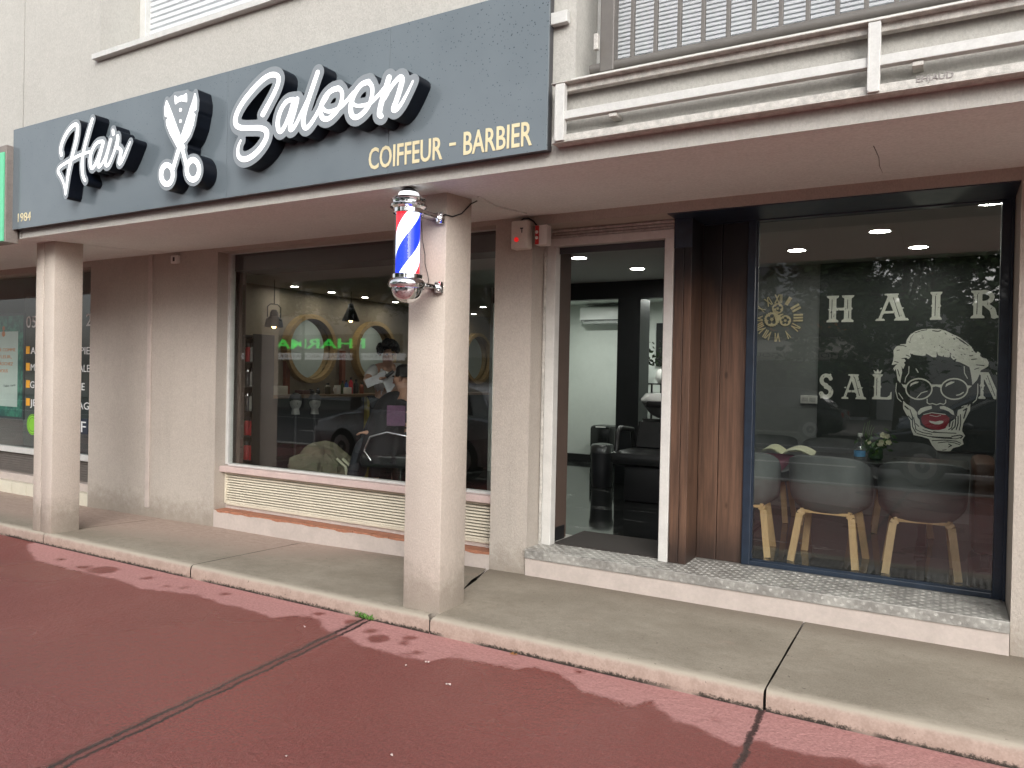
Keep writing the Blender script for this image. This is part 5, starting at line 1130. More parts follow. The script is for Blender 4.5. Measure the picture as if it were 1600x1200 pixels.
for x, in ((ux0+.04,), (ux0+.64,)):
    mb = MB(); mb.tube([(x, 7.40, us-.03), (x, 7.42, us+.19), (x, 7.50, us+.23), (x, 7.85, us+.20), (x, 7.92, us-.03)], .028, 10); mb.build("armrest", M_LEA, WB, smooth=60)
mb = MB(); mb.box(ux0+.12, ux0+.60, 7.42, 8.4, ZF, us-.141, .02); mb.build("base", M_BLACK, WB, smooth=40)
bc = (bx0+.30, 8.22, bz1+.03)
mb = MB(); mb.lathe([(.10, -.04), (.22, .02), (.30, .13), (.31, .15)], bc, n=36); mb.build("bowl_shell", pm("grey_shell", (.16, .165, .165), .4), WB, smooth=50)
def rimf(u, v): a = 2*pi*u; rr_ = .315-.16*v; return Vector((bc[0]+cos(a)*rr_, bc[1]+sin(a)*rr_, bc[2]+.15+.14*(1-(v-.35)**2*1.6)*(1 if sin(a) > -.2 else .55)+(.03 if v < .1 else 0)))
mb = MB(); mb.lathe([(.31, .148), (.325, .16), (.325, .185), (.27, .25), (.20, .25), (.15, .20)], bc, n=36, cap=False); mb.build("basin", pm("white_ceramic", (.78, .80, .78), .15, .02, 4), WB, smooth=60)
mb = MB(); mb.box(bc[0]-.16, bc[0]+.16, bc[1]-.35, bc[1]-.27, bc[2]+.10, bc[2]+.17, .02); mb.build("neck_rest", M_BLACK, WB, smooth=40)
tc = atz(940, 760, ZF); tr = .135; th = aty(940, 694, tc.y).z-ZF
TB = thing("waste_bin", "grey pedal bin with shiny lid beside the wash chair", "bin", (tc.x, tc.y, ZF))
mb = MB(); mb.lathe([(tr*.82, .001), (tr*.85, .01), (tr, th-.09)], (tc.x, tc.y, ZF), n=32); mb.build("body", pm("bin_grey", (.028, .030, .033), .45, .1, 9), TB, smooth=40)
mb = MB(); mb.lathe([(tr*1.06, th-.10), (tr*1.06, th-.03), (tr*.9, th+.0), (tr*.4, th+.012), (.001, th+.014)], (tc.x, tc.y, ZF), n=32, cap=False); mb.build("lid", pm("bin_lid", (.10, .105, .105), .3, .1, 9, metal=.6), TB, smooth=40)
HT = thing("heater", "black upright portable heater against the white alcove wall", "heater", (-4.6, 10.4, ZF))
a, b = aty(923, 664, 10.3), aty(956, 664, 10.3)
mb = MB(); mb.box(a.x, b.x, 10.25, 10.62, ZF+.03, a.z, .05); mb.build("case", pm("gloss_black", (.010, .011, .011), .18, .1, 6), HT, smooth=40)
mb = MB(); mb.box(a.x+.10, a.x+.26, 10.245, 10.26, a.z-.03, a.z-.012, .004); mb.build("label_plate", M_WPL, HT)
mb = MB()
for x in (a.x+.06, b.x-.06): mb.lathe([(.03, .001), (.03, .035)], (x, 10.4, ZF), n=12)
mb.build("caster", M_DARK, HT)
q = aty(1021, 601, 10.2); PSt = thing("plant_stand", "black open plant stand at the right edge of the doorway view", "stand", (q.x, 10.2, ZF))
mb = MB()
for dx in (-.08, .16, .40):
    for dy in (0, .3): mb.box(q.x+dx-.012, q.x+dx+.012, 10.05+dy, 10.074+dy, ZF, q.z, .002)
mb.box(q.x-.095, q.x+.42, 10.04, 10.39, q.z, q.z+.02, .003); mb.box(q.x-.092, q.x+.41, 10.045, 10.385, q.z-.13, q.z-.115); mb.build("shelf_frame", M_BLACK, PSt)
PT = thing("pot_plant", "dark leafy plant in a white vase on the black stand", "plant", (q.x+.1, 10.2, q.z+.02))
mb = MB(); mb.lathe([(.05, .021), (.09, .08), (.08, .18), (.05, .22), (.055, .24)], (q.x+.12, 10.2, q.z), n=20); mb.build("vase", M_WPL, PT, smooth=50)
mb = MB(); rnd = random.Random(2)
for k in range(70):
    c = Vector((q.x+.04+rnd.gauss(0, .10), 10.2+rnd.gauss(0, .07), q.z+.26+abs(rnd.gauss(0, .15)))); d = Vector((rnd.uniform(-1, 1), rnd.uniform(-1, 1), rnd.uniform(-.6, .6))).normalized()*.035; e = d.cross(Vector((.3, .8, .5))).normalized()*.022
    mb.add([c-d, c+e, c+d, c-e], [(0, 1, 2, 3)])
mb.build("leaf", pm("dark_leaf", (.018, .035, .012), .5, .3, 30), PT)
mb = MB(); a, b = aty(1026, 505, 10.66), aty(1040, 572, 10.66); mb.box(a.x, a.x+.5, 10.655, 10.69, b.z, a.z, .004); tag(mb.build("picture_frame", M_BLACK), "black framed panel on the white wall at the right edge of the doorway view", "panel")
# ------------------------------------------------------------ waiting area behind the right window
M_FELT = pm("charcoal_shell", (.085, .090, .092), .62, .12, 9, .2, 120); M_OAK = pm("light_oak_leg", (.52, .33, .165), .5, .18, 10, .05, stretch=(1, 1, .12))
def shell_chair():
    r = thing("shell_chair", "proto", "chair", (0, 0, 0), "charcoal shell chairs round the waiting table")
    def top(a):   # a: 0 at the back (-y)
        c = cos(a); k = .5+.5*c; s_ = k*k*(3-2*k); return .45+.155*min(1, s_*2.2)+.15*max(0, (s_-.42)/.58)**1.0
    def P(u, v, off):
        a = 2*pi*u; h = top(a); n_ = 3.0; cx, cy = sin(a), -cos(a); q = (abs(cx)**n_+abs(cy)**n_)**(-1/n_)
        w = sin(min(1, v*1.7)*pi/2); rx = (.105+.150*w+.02*v)-off; ry = (.10+.135*w+.025*v)-off
        z = .345+off*.8+(h-.345-off*.3)*max(0, (v-.12)/.88)**1.25
        return (cx*q*rx, cy*q*ry+.01, z)
    mb = MB(); mb.grid(lambda u, v: P(u, v, 0), 48, 16, True); n0 = len(mb.v)
    mb.grid(lambda u, v: P(u, 1-v, .016), 48, 16, True)
    mb.f += [(15*48+i, 15*48+(i+1) % 48, n0+(i+1) % 48, n0+i) for i in range(48)]; mb.m += [0]*48
    mb.f.append(tuple(range(47, -1, -1))); mb.m.append(0); mb.f.append(tuple(n0+15*48+i for i in range(48))); mb.m.append(0)
    mb.build("shell", M_FELT, r, smooth=50)
    for sy in (-1, 1):
        for sx in (-1, 1):
            mb = MB(); pts = [(sx*.145, sy*.135, .356), (sx*.162, sy*.14, .350), (sx*.172, sy*.147, .334), (sx*.213, sy*.213, 0.002)]; prev = None
            for a, b in zip(pts, pts[1:]):
                a, b = Vector(a), Vector(b); mb.bar(a, b+(b-a).normalized()*.002, .046, .024, side=(0, 1, .1))
            mb.build("leg", M_OAK, r)
        mb = MB(); mb.bar((-.146, sy*.135, .356), (.146, sy*.135, .356), .030, .020, side=(0, 0, 1)); mb.build("leg_rail", M_OAK, r)
    return r
ch = shell_chair(); places = [((-.137, 5.865, ZF), .06, "charcoal shell chair nearest the right window frame, back to the glass"), ((-.715, 5.85, ZF), -.07, "middle charcoal shell chair of the three with their backs to the glass"), ((-1.335, 5.84, ZF), .10, "charcoal shell chair cut by the right window's left edge, back to the glass")]
far = [(1203, "far shell chair facing the glass, leftmost behind the magazine"), (1300, "far shell chair facing the glass, between the magazine and the water bottle"), (1412, "far shell chair facing the glass, behind the white flowers")]
for px, l_ in far: q = aty(px, 690, 7.45); places.append(((q.x, 7.35, ZF), pi+random.uniform(-.1, .1), l_))
for i, (p, a, l_) in enumerate(places):
    if i == 0: first = p, a, l_
    else: dup(ch, p, l_, a)
ch.location = first[0]; ch.rotation_euler = (0, 0, first[1]); ch['label'] = first[2]
zt_ = aty(1343, 719, 6.45).z
T = thing("waiting_table", "dark table between two rows of shell chairs behind the right window", "table", (-.75, 6.65, ZF))
mb = MB(); mb.box(-1.75, .15, 6.28, 7.02, zt_-.03, zt_, .004); mb.build("tabletop", pm("dark_tabletop", (.03, .03, .03), .3, .2, 6), T)
for x in (-1.45, -.15):
    mb = MB(); mb.box(x-.03, x+.03, 6.62, 6.68, ZF, zt_-.031, .003); mb.box(x-.04, x+.04, 6.34, 6.96, ZF, ZF+.03, .004); mb.build("leg", M_BLACK, T)
q = aty(1343, 719, 6.45); WBt = thing("water_bottle", "clear plastic water bottle with blue label beside the flowers", "bottle", (q.x, 6.45, zt_))
mw = glass_mat("bottle_plastic", (.80, .86, .88), .16, .25)
mb = MB(); r = .042; mb.lathe([(r*.9, .001), (r, .01), (r, .05), (r*.93, .055), (r, .06), (r, .11), (r*.93, .115), (r*.5, .165), (r*.34, .175), (r*.34, .19)], (q.x, 6.45, zt_), n=24); mb.build("body", mw, WBt, smooth=40)
mb = MB(); mb.lathe([(r*1.01, .03), (r*1.01, .075)], (q.x, 6.45, zt_), n=24, cap=False); mb.build("label_band", pm("blue_label", (.10, .33, .62), .4, .3, 40), WBt, smooth=40)
mb = MB(); mb.lathe([(r*.38, .185), (r*.38, .21)], (q.x, 6.45, zt_), n=16); mb.build("cap", M_WPL, WBt)
q = aty(1368, 716, 6.55); FV = thing("flower_vase", "small vase of cream white flowers with green leaves on the waiting table", "flowers", (q.x, 6.55, zt_))
mb = MB(); mb.lathe([(.04, .001), (.055, .02), (.05, .09), (.04, .10)], (q.x, 6.55, zt_), n=20); mb.build("vase", pm("green_vase", (.03, .07, .03), .3), FV, smooth=40)
rnd = random.Random(4)
for k in range(11):
    c = Vector((q.x+.02+rnd.gauss(0, .055), 6.55+rnd.gauss(0, .045)-.02, zt_+.15+rnd.gauss(0, .032))); mb = MB()
    for p_ in range(6):
        a = p_*pi/3+k; d = Vector((cos(a), -.5+rnd.uniform(-.2, .2), sin(a))).normalized()*.026; s_ = d.cross(Vector((0, 1, .2))).normalized()*.013; mb.add([c, c+d*.6+s_, c+d, c+d*.6-s_], [(0, 1, 2, 3)])
    mb.ell(c+Vector((0, -.006, 0)), (.007,)*3, 6); mb.build("flower", pm("cream_petal", (.78, .74, .52), .6, .1, 60), FV)
mb = MB()
for k in range(60):
    c = Vector((q.x+rnd.gauss(0, .055), 6.55+rnd.gauss(0, .05), zt_+.12+rnd.gauss(0, .035))); d = Vector((rnd.uniform(-1, 1), rnd.uniform(-1, .5), rnd.uniform(-.4, .8))).normalized()*.03; e = d.cross(Vector((.2, .9, .3))).normalized()*.012
    mb.add([c-d, c+e, c+d, c-e], [(0, 1, 2, 3)])
for k in range(5): c = Vector((q.x-.03+rnd.gauss(0, .02), 6.55, zt_+.16)); mb.tube([c, c+Vector((-.03*k/3-.01, 0, .05)), c+Vector((-.035*k/3+.01, 0, .10+.012*k))], .0022, 5)
mb.build("leaf", pm("bright_leaf", (.06, .14, .025), .5, .3, 30), FV)
c0 = aty(1215, 705, 6.33); MGZ = thing("magazine", "open magazine with pale yellow pages flopped at the table's left end", "magazine", (c0.x, 6.33, zt_))
for s_, e_, m in ((aty(1187, 702, 6.33).x, aty(1222, 697, 6.33).x, pm("page", (.50, .49, .33), .6, .15, 20)), (aty(1222, 697, 6.33).x, aty(1270, 706, 6.33).x, pm("page2", (.56, .55, .40), .6, .15, 20))):
    mb = MB(); mb.grid(lambda u, v: (s_+(e_-s_)*u, 6.29+.24*v, zt_+.012+.05*sin(pi*(u*.9+.05))+.02*v), 10, 4); mb.grid(lambda u, v: (s_+(e_-s_)*u, 6.29+.24*v, zt_+.004+.045*sin(pi*(u*.9+.05))+.02*v), 10, 4); mb.build("page", m, MGZ, smooth=60)
a = aty(1213, 706, 6.30); mb = MB(); mb.grid(lambda u, v: (a.x-.13+.27*u, 6.24+.06*sin(pi*v)-.02, zt_+.035-.16*v*sin(pi*(u*.9+.05))-.004), 16, 8); mb.grid(lambda u, v: (a.x-.13+.27*u, 6.25+.06*sin(pi*v)-.02, zt_+.03-.15*v*sin(pi*(u*.9+.05))-.004), 16, 8)
tag(mb.build("scarf", pm("plum_cloth", (.16, .045, .075), .85, .2, 20, .2, 60), smooth=60), "plum coloured scarf drooping over the table edge under the magazine", "scarf")
SO = thing("armchair", "brown leather armchair in the gloom at the right end of the waiting room", "armchair", (.75, 6.9, ZF)); M_BLEA = pm("brown_leather", (.085, .042, .028), .42, .25, 12, .2, 80)
xl = aty(1519, 800, 6.45).x; zs_ = aty(1535, 722, 6.45).z
mb = MB(); mb.box(xl, xl+.16, 6.40, 7.20, ZF+.05, zs_, .045); mb.build("armrest", M_BLEA, SO, smooth=40); mb = MB(); mb.box(xl+.72, xl+.88, 6.40, 7.20, ZF+.05, zs_, .045); mb.build("armrest", M_BLEA, SO, smooth=40)
mb = MB(); mb.box(xl+.162, xl+.718, 6.40, 7.0, ZF+.06, ZF+.42, .04); mb.build("seat", M_BLEA, SO, smooth=40); mb = MB(); mb.box(xl+.165, xl+.715, 7.0, 7.22, ZF+.10, zs_+.22, .05); mb.build("backrest", M_BLEA, SO, smooth=40)
mb = MB()
for x in (xl+.06, xl+.8):
    for y in (6.46, 7.12): mb.box(x, x+.05, y, y+.05, ZF, ZF+.052)
mb.build("foot", M_BLACK, SO)
# the decorated back wall: dark board, western lettering, bearded face, skeleton clock, switch
YB = 8.1
bx_ = aty(1280, 500, YB-.02).x
mb = MB(); mb.box(bx_, 1.29, YB-.02, YB-.001, aty(1400, 700, YB).z, ZC-.002); tag(mb.build("wall_board", pm("dark_green_board", (.022, .028, .026), .55, .15, 3)), "large dark board on the back wall behind the HAIR SALOON lettering and bearded face", "wall panel")
M_CHALK = pm("chalk_white_paint", (.84, .84, .76), .7, .08, 20); yw_ = YB-.021
def glyph(ch):
    R_ = lambda x0, z0, x1, z1: ('p', [(x0, z0), (x1, z0), (x1, z1), (x0, z1)])
    def stem(x0, x1, z0=0, z1=1): 
        m = (z0+z1)/2; return [R_(x0, z0, x1, z1), ('p', [(x0-.09, z0), (x1+.09, z0), (x1+.07, z0+.07), (x1, z0+.11), (x0, z0+.11), (x0-.07, z0+.07)]), ('p', [(x0-.09, z1), (x1+.09, z1), (x1+.07, z1-.07), (x1, z1-.11), (x0, z1-.11), (x0-.07, z1-.07)]), ('p', [(x0-.05, m), (x0, m-.06), (x0, m+.06)]), ('p', [(x1+.05, m), (x1, m+.06), (x1, m-.06)])]
    arc = lambda cx, cz, rx, rz, a0, a1, w, n=14: ('c', [(cx+rx*cos(rad(a0+(a1-a0)*k/n)), cz+rz*sin(rad(a0+(a1-a0)*k/n)), w/2) for k in range(n+1)])
    inline = lambda x, z0=.14, z1=.86: ('c', [(x, z0, .012), (x+.006, z1, .012)])
    if ch == 'H': return stem(.13, .37)+stem(.63, .87)+[R_(.3, .44, .7, .54)], [inline(.22), inline(.74, .5, .85), inline(.78, .14, .42)]
    if ch == 'I': return stem(.16, .52), [inline(.30)]
    if ch == 'A': return [('p', [(.34, 1), (.66, 1), (.95, .06), (.66, .06)]), ('p', [(.40, .95), (.50, .95), (.20, .06), (.10, .06)]), R_(.24, .27, .75, .36), R_(.28, .94, .72, 1.0), ('p', [(0, 0), (.32, 0), (.28, .08), (.05, .08)]), ('p', [(.58, 0), (1.05, 0), (1.0, .09), (.63, .09)]), ('p', [(.10, .46), (.22, .5), (.2, .42)]), ('p', [(.84, .5), (.90, .46), (.82, .42)])], [('c', [(.55, .86, .010), (.76, .14, .013)])]
    if ch == 'R': return stem(.13, .40)+[arc(.42, .74, .28, .2, -90, 90, .15), R_(.3, .46, .5, .56), R_(.3, .9, .5, 1.0), ('c', [(.5, .5, .08), (.72, .3, .09), (.78, .06, .09)]), R_(.68, 0, .98, .08)], [inline(.24)]
    if ch == 'S': return [arc(.42, .74, .27, .19, 20, 270, .15), arc(.42, .27, .29, .2, 90, -160, .17), R_(.62, .72, .70, 1.0), R_(.10, 0, .18, .28)], []
    if ch == 'L': return stem(.2, .46)+[R_(.3, 0, .85, .09), ('p', [(.72, .05), (.92, .35), (.92, 0)]), ('p', [(.2, 1.02), (.14, 1.2), (.27, 1.08), (.33, 1.22), (.39, 1.08), (.52, 1.2), (.46, 1.02)])], [inline(.30)]
    if ch == 'N': return stem(.14, .26)+stem(.80, .92)+[('p', [(.14, 1), (.44, 1), (.92, 0), (.66, 0)])], [('c', [(.38, .9, .010), (.70, .12, .012)])]
WL = thing("wall_lettering", "chalk white western lettering HAIR SALOON on the dark board behind the right window", "lettering", (-.4, YB, 1.8))
rnd = random.Random(9)
for chh, x0, x1, y0, y1 in (('H', 1289, 1337, 503.8, 461), ('A', 1367, 1419, 501.5, 458), ('I', 1450, 1487, 500, 455.2), ('R', 1514, 1566, 497.5, 452.5), ('S', 1279, 1307, 622.5, 584), ('A', 1314, 1353, 623, 585), ('L', 1358, 1397, 623.5, 585), ('N', 1526, 1568, 623, 582)):
    A_, B_ = aty(x0, y0, yw_), aty(x1, y1, yw_); w_, h_ = B_.x-A_.x, B_.z-A_.z
    tr_ = lambda s: (s[0], [((A_.x+p[0]*w_, A_.z+p[1]*h_) if len(p) == 2 else (A_.x+p[0]*w_, A_.z+p[1]*h_, p[2]*h_)) for p in s[1]])
    add_, cut_ = glyph(chh); cut_ = list(cut_)
    for k in range(7):
        a = rnd.uniform(.1, .9); b = rnd.uniform(.12, .9); cut_.append(('c', [(a, b, .012), (a+rnd.uniform(-.05, .08), b+rnd.uniform(.03, .12), .005)]))
    fill_solid("letter", sdf_contours([tr_(s) for s in add_], 0, .0035, cut=[tr_(s) for s in cut_]), yw_-.003, .0028, M_CHALK, WL)
FM = thing("face_mural", "mural of a bearded man's face with round glasses and red lips on the dark board", "mural", (.0, YB, 1.6))
def dk(oy, pts): return [(aty(1380+x/8.42, oy+y/8.42, yw_).x, aty(1380+x/8.42, oy+y/8.42, yw_).z) for x, y in pts]
def dc(oy, pts, w): return ('c', [(p[0], p[1], w/8.42/2*.0066) for p in dk(oy, pts)])
hair = [(300,315),(310,260),(350,200),(420,150),(520,120),(620,116),(740,120),(820,140),(900,180),(1000,225),(1100,300),(1170,360),(1190,405),(1225,440),(1240,412),(1282,440),(1272,470),(1310,500),(1360,510),(1390,560),(1380,610),(1330,640),(1285,660),(1265,720),(1235,790),(1172,855),(1165,780),(1150,690),(1135,620),(1080,590),(1000,552),(950,545),(968,505),(925,525),(890,490),(885,430),(870,492),(800,485),(795,455),(780,482),(720,462),(705,410),(700,490),(650,490),(610,465),(560,440),(555,470),(500,470),(440,462),(385,455),(350,430),(365,475),(330,520),(270,495),(300,540),(270,560),(290,585),(262,650),(240,600),(250,690),(235,760),(225,830),(190,790),(175,700),(130,640),(170,590),(110,590),(130,540),(140,470),(135,400),(170,350),(230,320)]
cuts = []; rnd = random.Random(21)
for k in range(70):
    x = rnd.uniform(330, 1200); y = rnd.uniform(150, 520); a = rnd.uniform(.5, 1.1) if x < 900 else rnd.uniform(-.1, .7); L = rnd.uniform(14, 42); w = rnd.uniform(3, 9)
    cuts.append(dc(500, [(x, y), (x+L*cos(a)*(1 if x > 800 else -.5), y+L*sin(a)*.5-(8 if x < 800 else -6))], w))
for pts, w in (([(420,170),(500,140),(580,128)], 8), ([(650,140),(720,150),(760,140)], 12), ([(960,230),(1050,280),(1120,340)], 9), ([(1000,260),(1080,315)], 8), ([(200,335),(260,335),(305,352)], 9), ([(180,400),(215,395)], 9), ([(400,190),(365,230),(345,300)], 5), ([(1130,470),(1180,465)], 9), ([(1160,520),(1230,512)], 10), ([(1225,590),(1330,600)], 10), ([(1200,650),(1260,630)], 9), ([(150,545),(200,560)], 10), ([(120,600),(180,580)], 9), ([(240,510),(300,500),(330,520)], 9), ([(300,460),(350,480)], 9), ([(190,650),(215,740)], 10), ([(160,650),(170,700)], 10)): cuts.append(dc(500, pts, w))
FC = lambda nm, add, mat, cut=(), st=.0028, y=0: fill_solid(nm, sdf_contours(add, 0, st, cut=cut), yw_-.003-y, .0028, mat, FM)
FC("hair", [('p', dk(500, hair))], M_CHALK, cuts)
el = lambda cx, cy, rx, ry, oy=500, n=36: ('p', dk(oy, [(cx+rx*cos(2*pi*k/n), cy+ry*sin(2*pi*k/n)) for k in range(n)]))
FC("glasses", [el(470, 908, 180, 145), el(935, 908, 185, 145), ('p', dk(500, [(610,850),(690,848),(770,850),(760,890),(690,872),(630,890)])), ('p', dk(500, [(300,850),(258,850),(222,805),(215,760),(235,820),(262,880),(300,910)])), ('p', dk(500, [(1100,860),(1170,865),(1110,915)]))], M_CHALK, [el(470, 908, 162, 126), el(935, 908, 167, 126)])
FC("lens_glint", [('p', dk(500, [(348,880),(365,835),(420,810),(475,812),(440,835),(390,850)])), ('p', dk(500, [(815,885),(830,840),(890,808),(950,812),(905,838),(850,862)])), dc(500, [(965,990),(1010,980),(1055,952)], 14), dc(500, [(440,1025),(500,960),(580,935)], 10)], M_CHALK)
FC("face_line", [dc(500, [(578,1040),(578,1090),(612,1107),(650,1098),(700,1116),(750,1098),(795,1110),(822,1090),(822,1050)], 11), dc(500, [(340,610),(335,700),(295,760),(285,820)], 9), dc(500, [(1065,610),(1070,700),(1110,770)], 9), dc(500, [(175,830),(165,930),(190,1030),(240,1075)], 9), dc(500, [(1245,840),(1245,960),(1225,1050),(1180,1090)], 9), dc(500, [(205,960),(260,1040)], 9), dc(500, [(430,640),(460,690)], 10)], M_CHALK)
FC("moustache", [('p', dk(600, [(456,405),(452,370),(490,320),(560,298),(635,285),(642,325),(560,352),(515,372),(482,402)])), ('p', dk(600, [(742,295),(800,288),(870,318),(922,350),(938,412),(900,397),(860,360),(800,337),(748,326)]))], M_CHALK)
FC("lips", [('p', dk(600, [(520,412),(560,392),(640,386),(700,394),(790,400),(835,412),(872,450),(862,530),(800,590),(720,606),(640,596),(560,562),(508,510),(498,450)]))], pm("red_lip_paint", (.33, .018, .028), .35, .15, 12))
FC("teeth", [('p', dk(600, [(600,482),(650,490),(690,496),(740,482),(795,486),(788,512),(740,532),(680,530),(620,508)])), dc(600, [(530,402),(640,376),(700,386),(820,400)], 9), dc(600, [(610,410),(700,428),(760,412)], 7)], M_CHALK, y=.003)
beard = [(262,215),(300,258),(400,318),(442,368),(450,440),(480,472),(490,540),(550,582),(640,607),(740,607),(820,582),(852,520),(930,470),(972,420),(980,350),(1040,290),(1147,262),(1142,350),(1085,458),(1052,520),(1037,618),(1078,680),(1042,732),(1058,790),(1000,822),(920,842),(882,884),(800,884),(698,872),(640,800),(600,720),(500,690),(400,672),(368,590),(356,480),(298,390),(262,320)]
cuts = [dc(600, p, w) for p, w in (([(285,290),(330,330)],16), ([(350,330),(385,430),(385,560),(430,640)],11), ([(400,440),(430,600),(520,640),(640,660)],10), ([(330,420),(372,470)],12), ([(520,600),(640,635),(800,642),(960,648)],10), ([(440,650),(600,690),(760,700),(900,706)],10), ([(640,700),(800,715),(960,722),(1030,700)],9), ([(900,690),(1010,672),(1045,685),(1020,715)],12), ([(640,745),(800,738),(960,752),(1020,780)],10), ([(720,775),(840,760),(940,775),(1010,800)],9), ([(860,790),(900,810),(860,830)],11), ([(880,500),(870,560)],14), ([(920,490),(900,580),(860,600)],11), ([(955,450),(945,560),(900,605)],12), ([(985,420),(985,520),(960,600)],12), ([(1015,400),(1020,520),(1000,610)],10), ([(1055,350),(1100,320),(1075,400),(1060,450)],14), ([(1000,330),(1060,300)],12), ([(1110,290),(1130,270)],10), ([(430,520),(470,560)],10), ([(740,640),(660,625)],8), ([(780,870),(830,865)],9))]
FC("beard", [('p', dk(600, beard))], M_CHALK, cuts)
cc = aty(1215.5, 497, YB-.012); M_GLD = pm("gold_clock_metal", (.95, .78, .50), .5, .12, 12, metal=.1)
CK = thing("wall_clock", "gold skeleton clock of roman numerals and cog wheels on the grey back wall", "clock", (cc.x, YB-.01, cc.z))
Rc = abs(aty(1178, 500, YB).x-aty(1253, 500, YB).x)/2*.84
for i, s_ in enumerate(("XII", "I", "II", "III", "IV", "V", "VI", "VII", "VIII", "IX", "X", "XI")):
    a = pi/2-i*pi/6; o = text_solid("numeral", s_, (-.5*(.014+.021*len(s_)), 0, -.043), (.5*(.014+.021*len(s_)), 0, -.043), .088, .005, M_GLD, bold=.03)
    o.data.transform(Matrix.Translation((cc.x+Rc*cos(a), YB-.012, cc.z+Rc*sin(a))) @ Matrix.Rotation(-(a-pi/2), 4, 'Y')); adopt(o, CK)
def cog(px, py, rpx):
    c = aty(px, py, YB-.012); r = rpx*.0066; sh_ = [('p', [(c.x+(r if k % 2 else r*.88)*cos(pi*(k//2*2+(k % 2)*1.0)/20), c.z+(r if k % 2 else r*.88)*sin(pi*(k//2*2+(k % 2)*1.0)/20)) for k in range(40)])]
    hl = [('p', [(c.x+r*.44*cos(b)+r*.26*cos(2*pi*j/10), c.z+r*.44*sin(b)+r*.26*sin(2*pi*j/10)) for j in range(10)]) for b in [k*2*pi/5+.3 for k in range(5)]]
    fill_solid("cog", sdf_contours(sh_, 0, .003, cut=hl), YB-.014, .004, M_GLD, CK)
cog(1215, 482, 9); cog(1206, 499, 12); cog(1227, 501, 9); 
fill_solid("hub", sdf_contours([('c', [(cc.x, cc.z, .03)]), ('c', [(cc.x-.02, cc.z+.01, .012), (cc.x+.05, cc.z+.04, .005)]), ('c', [(cc.x, cc.z, .012), (cc.x-.03, cc.z+.1, .005)])], 0, .003), YB-.020, .004, M_GLD, CK)
a, b = aty(1251, 617.5, yw_), aty(1277, 631, yw_)
SW = thing("switch_plate", "small white double switch plate on the back wall left of the word SALOON", "switch", ((a.x+b.x)/2, YB, a.z)); mb = MB(); mb.box(a.x, b.x, yw_-.010, yw_+.02, b.z, a.z, .004); mb.build("plate", M_WPL, SW)
mb = MB()
for k in (.28, .72): x = a.x+(b.x-a.x)*k; mb.box(x-.03, x+.03, yw_-.014, yw_-.0101, b.z+.02, a.z-.02, .003)
mb.build("rocker", pm("switch_grey", (.5, .5, .48), .4), SW)
# ------------------------------------------------------------ the other side of the street: what the glass, chrome and sign reflect
M_BARK = pm("bark", (.085, .068, .052), .9, .3, 8, .6, 30); 
def leaf_mat():
    m, t, p = base_mat("tree_leaf"); o = t.new("ObjectInfo")
    t.link(t.mix(t.step(t.noise(1.3, 4, .7), .35, .65), (.040, .080, .030), (.11, .175, .06)), p.inputs['Base Color']); p.inputs['Roughness'].default_value = .6; return m
M_LEAF = leaf_mat()
def tree(label, base, hgt, rad_, seed, ctr=.70, half=.27):
    T_ = thing("street_tree", label, "tree", base, "street trees on the far pavement"); rnd = random.Random(seed); b = Vector(base); mb = MB()
    fork = hgt*.36; mb.tube([b, b+Vector((.05, .03, fork*.5)), b+Vector((0, .05, fork))], [.24, .19, .16], 12); tips = []
    for k in range(8):
        a = k*2*pi/8+rnd.uniform(-.3, .3); L = rad_*rnd.uniform(.55, .8); p1 = b+Vector((cos(a)*L*.4, sin(a)*L*.4, fork+hgt*.16)); p2 = b+Vector((cos(a)*L, sin(a)*L, fork+hgt*rnd.uniform(.22, .42)))
        mb.tube([b+Vector((0, .05, fork-.1)), p1, p2], [.11, .075, .03], 8); tips += [p1, p2]
    mb.tube([b+Vector((0, .05, fork)), b+Vector((.1, 0, hgt*.62)), b+Vector((-.1, .1, hgt*.85))], [.15, .10, .04], 8); mb.build("trunk", M_BARK, T_, smooth=50)
    lf = MB(); cen = b+Vector((0, 0, hgt*ctr)); clumps = []
    for k in range(175):
        d = Vector((rnd.gauss(0, 1), rnd.gauss(0, 1), rnd.gauss(0, .8))).normalized(); q = rnd.uniform(.12, 1.0)**.55
        clumps.append((cen+Vector((d.x*rad_, d.y*rad_, d.z*hgt*half))*q, rnd.uniform(.35, .75)))
    for c, r in clumps:
        for k in range(75):
            p = c+Vector((rnd.gauss(0, r*.5), rnd.gauss(0, r*.5), rnd.gauss(0, r*.38))); d = Vector((rnd.uniform(-1, 1), rnd.uniform(-1, 1), rnd.uniform(-.7, .4))).normalized()*rnd.uniform(.11, .20); e = d.cross(Vector((rnd.uniform(-1, 1), rnd.uniform(-1, 1), 1))).normalized()*rnd.uniform(.055, .095)
            lf.add([p-d, p+e, p+d, p-e], [(0, 1, 2, 3)])
    lf.build("crown", M_LEAF, T_); return T_
tree("broad dark tree across the street mirrored in the right window", (-1.2, -14.6, .06), 8.6, 4.4, 3, .57, .40)
tree("leafy street tree across the road mirrored at the right of the salon window", (-14.5, -14.3, .06), 8.8, 4.0, 8)
tree("leafy street tree across the road mirrored over the round mirrors", (-21.5, -14.2, .06), 9.2, 4.3, 12)
tree("leafy street tree mirrored at the far left of the salon window", (-29.5, -14.8, .06), 8.8, 3.9, 17)
tree("street tree across the road reflected in the barber pole's chrome", (6.5, -14.5, .06), 8.0, 3.8, 23)
M_FAC = pm("far_facade", (.72, .71, .69), .85, .08, .5); M_FACB = pm("far_grey_facade", (.74, .76, .77), .85, .08, .5); M_WGL = pm("far_window_glass", (.02, .025, .03), .1, .1, 3, spec=.8)
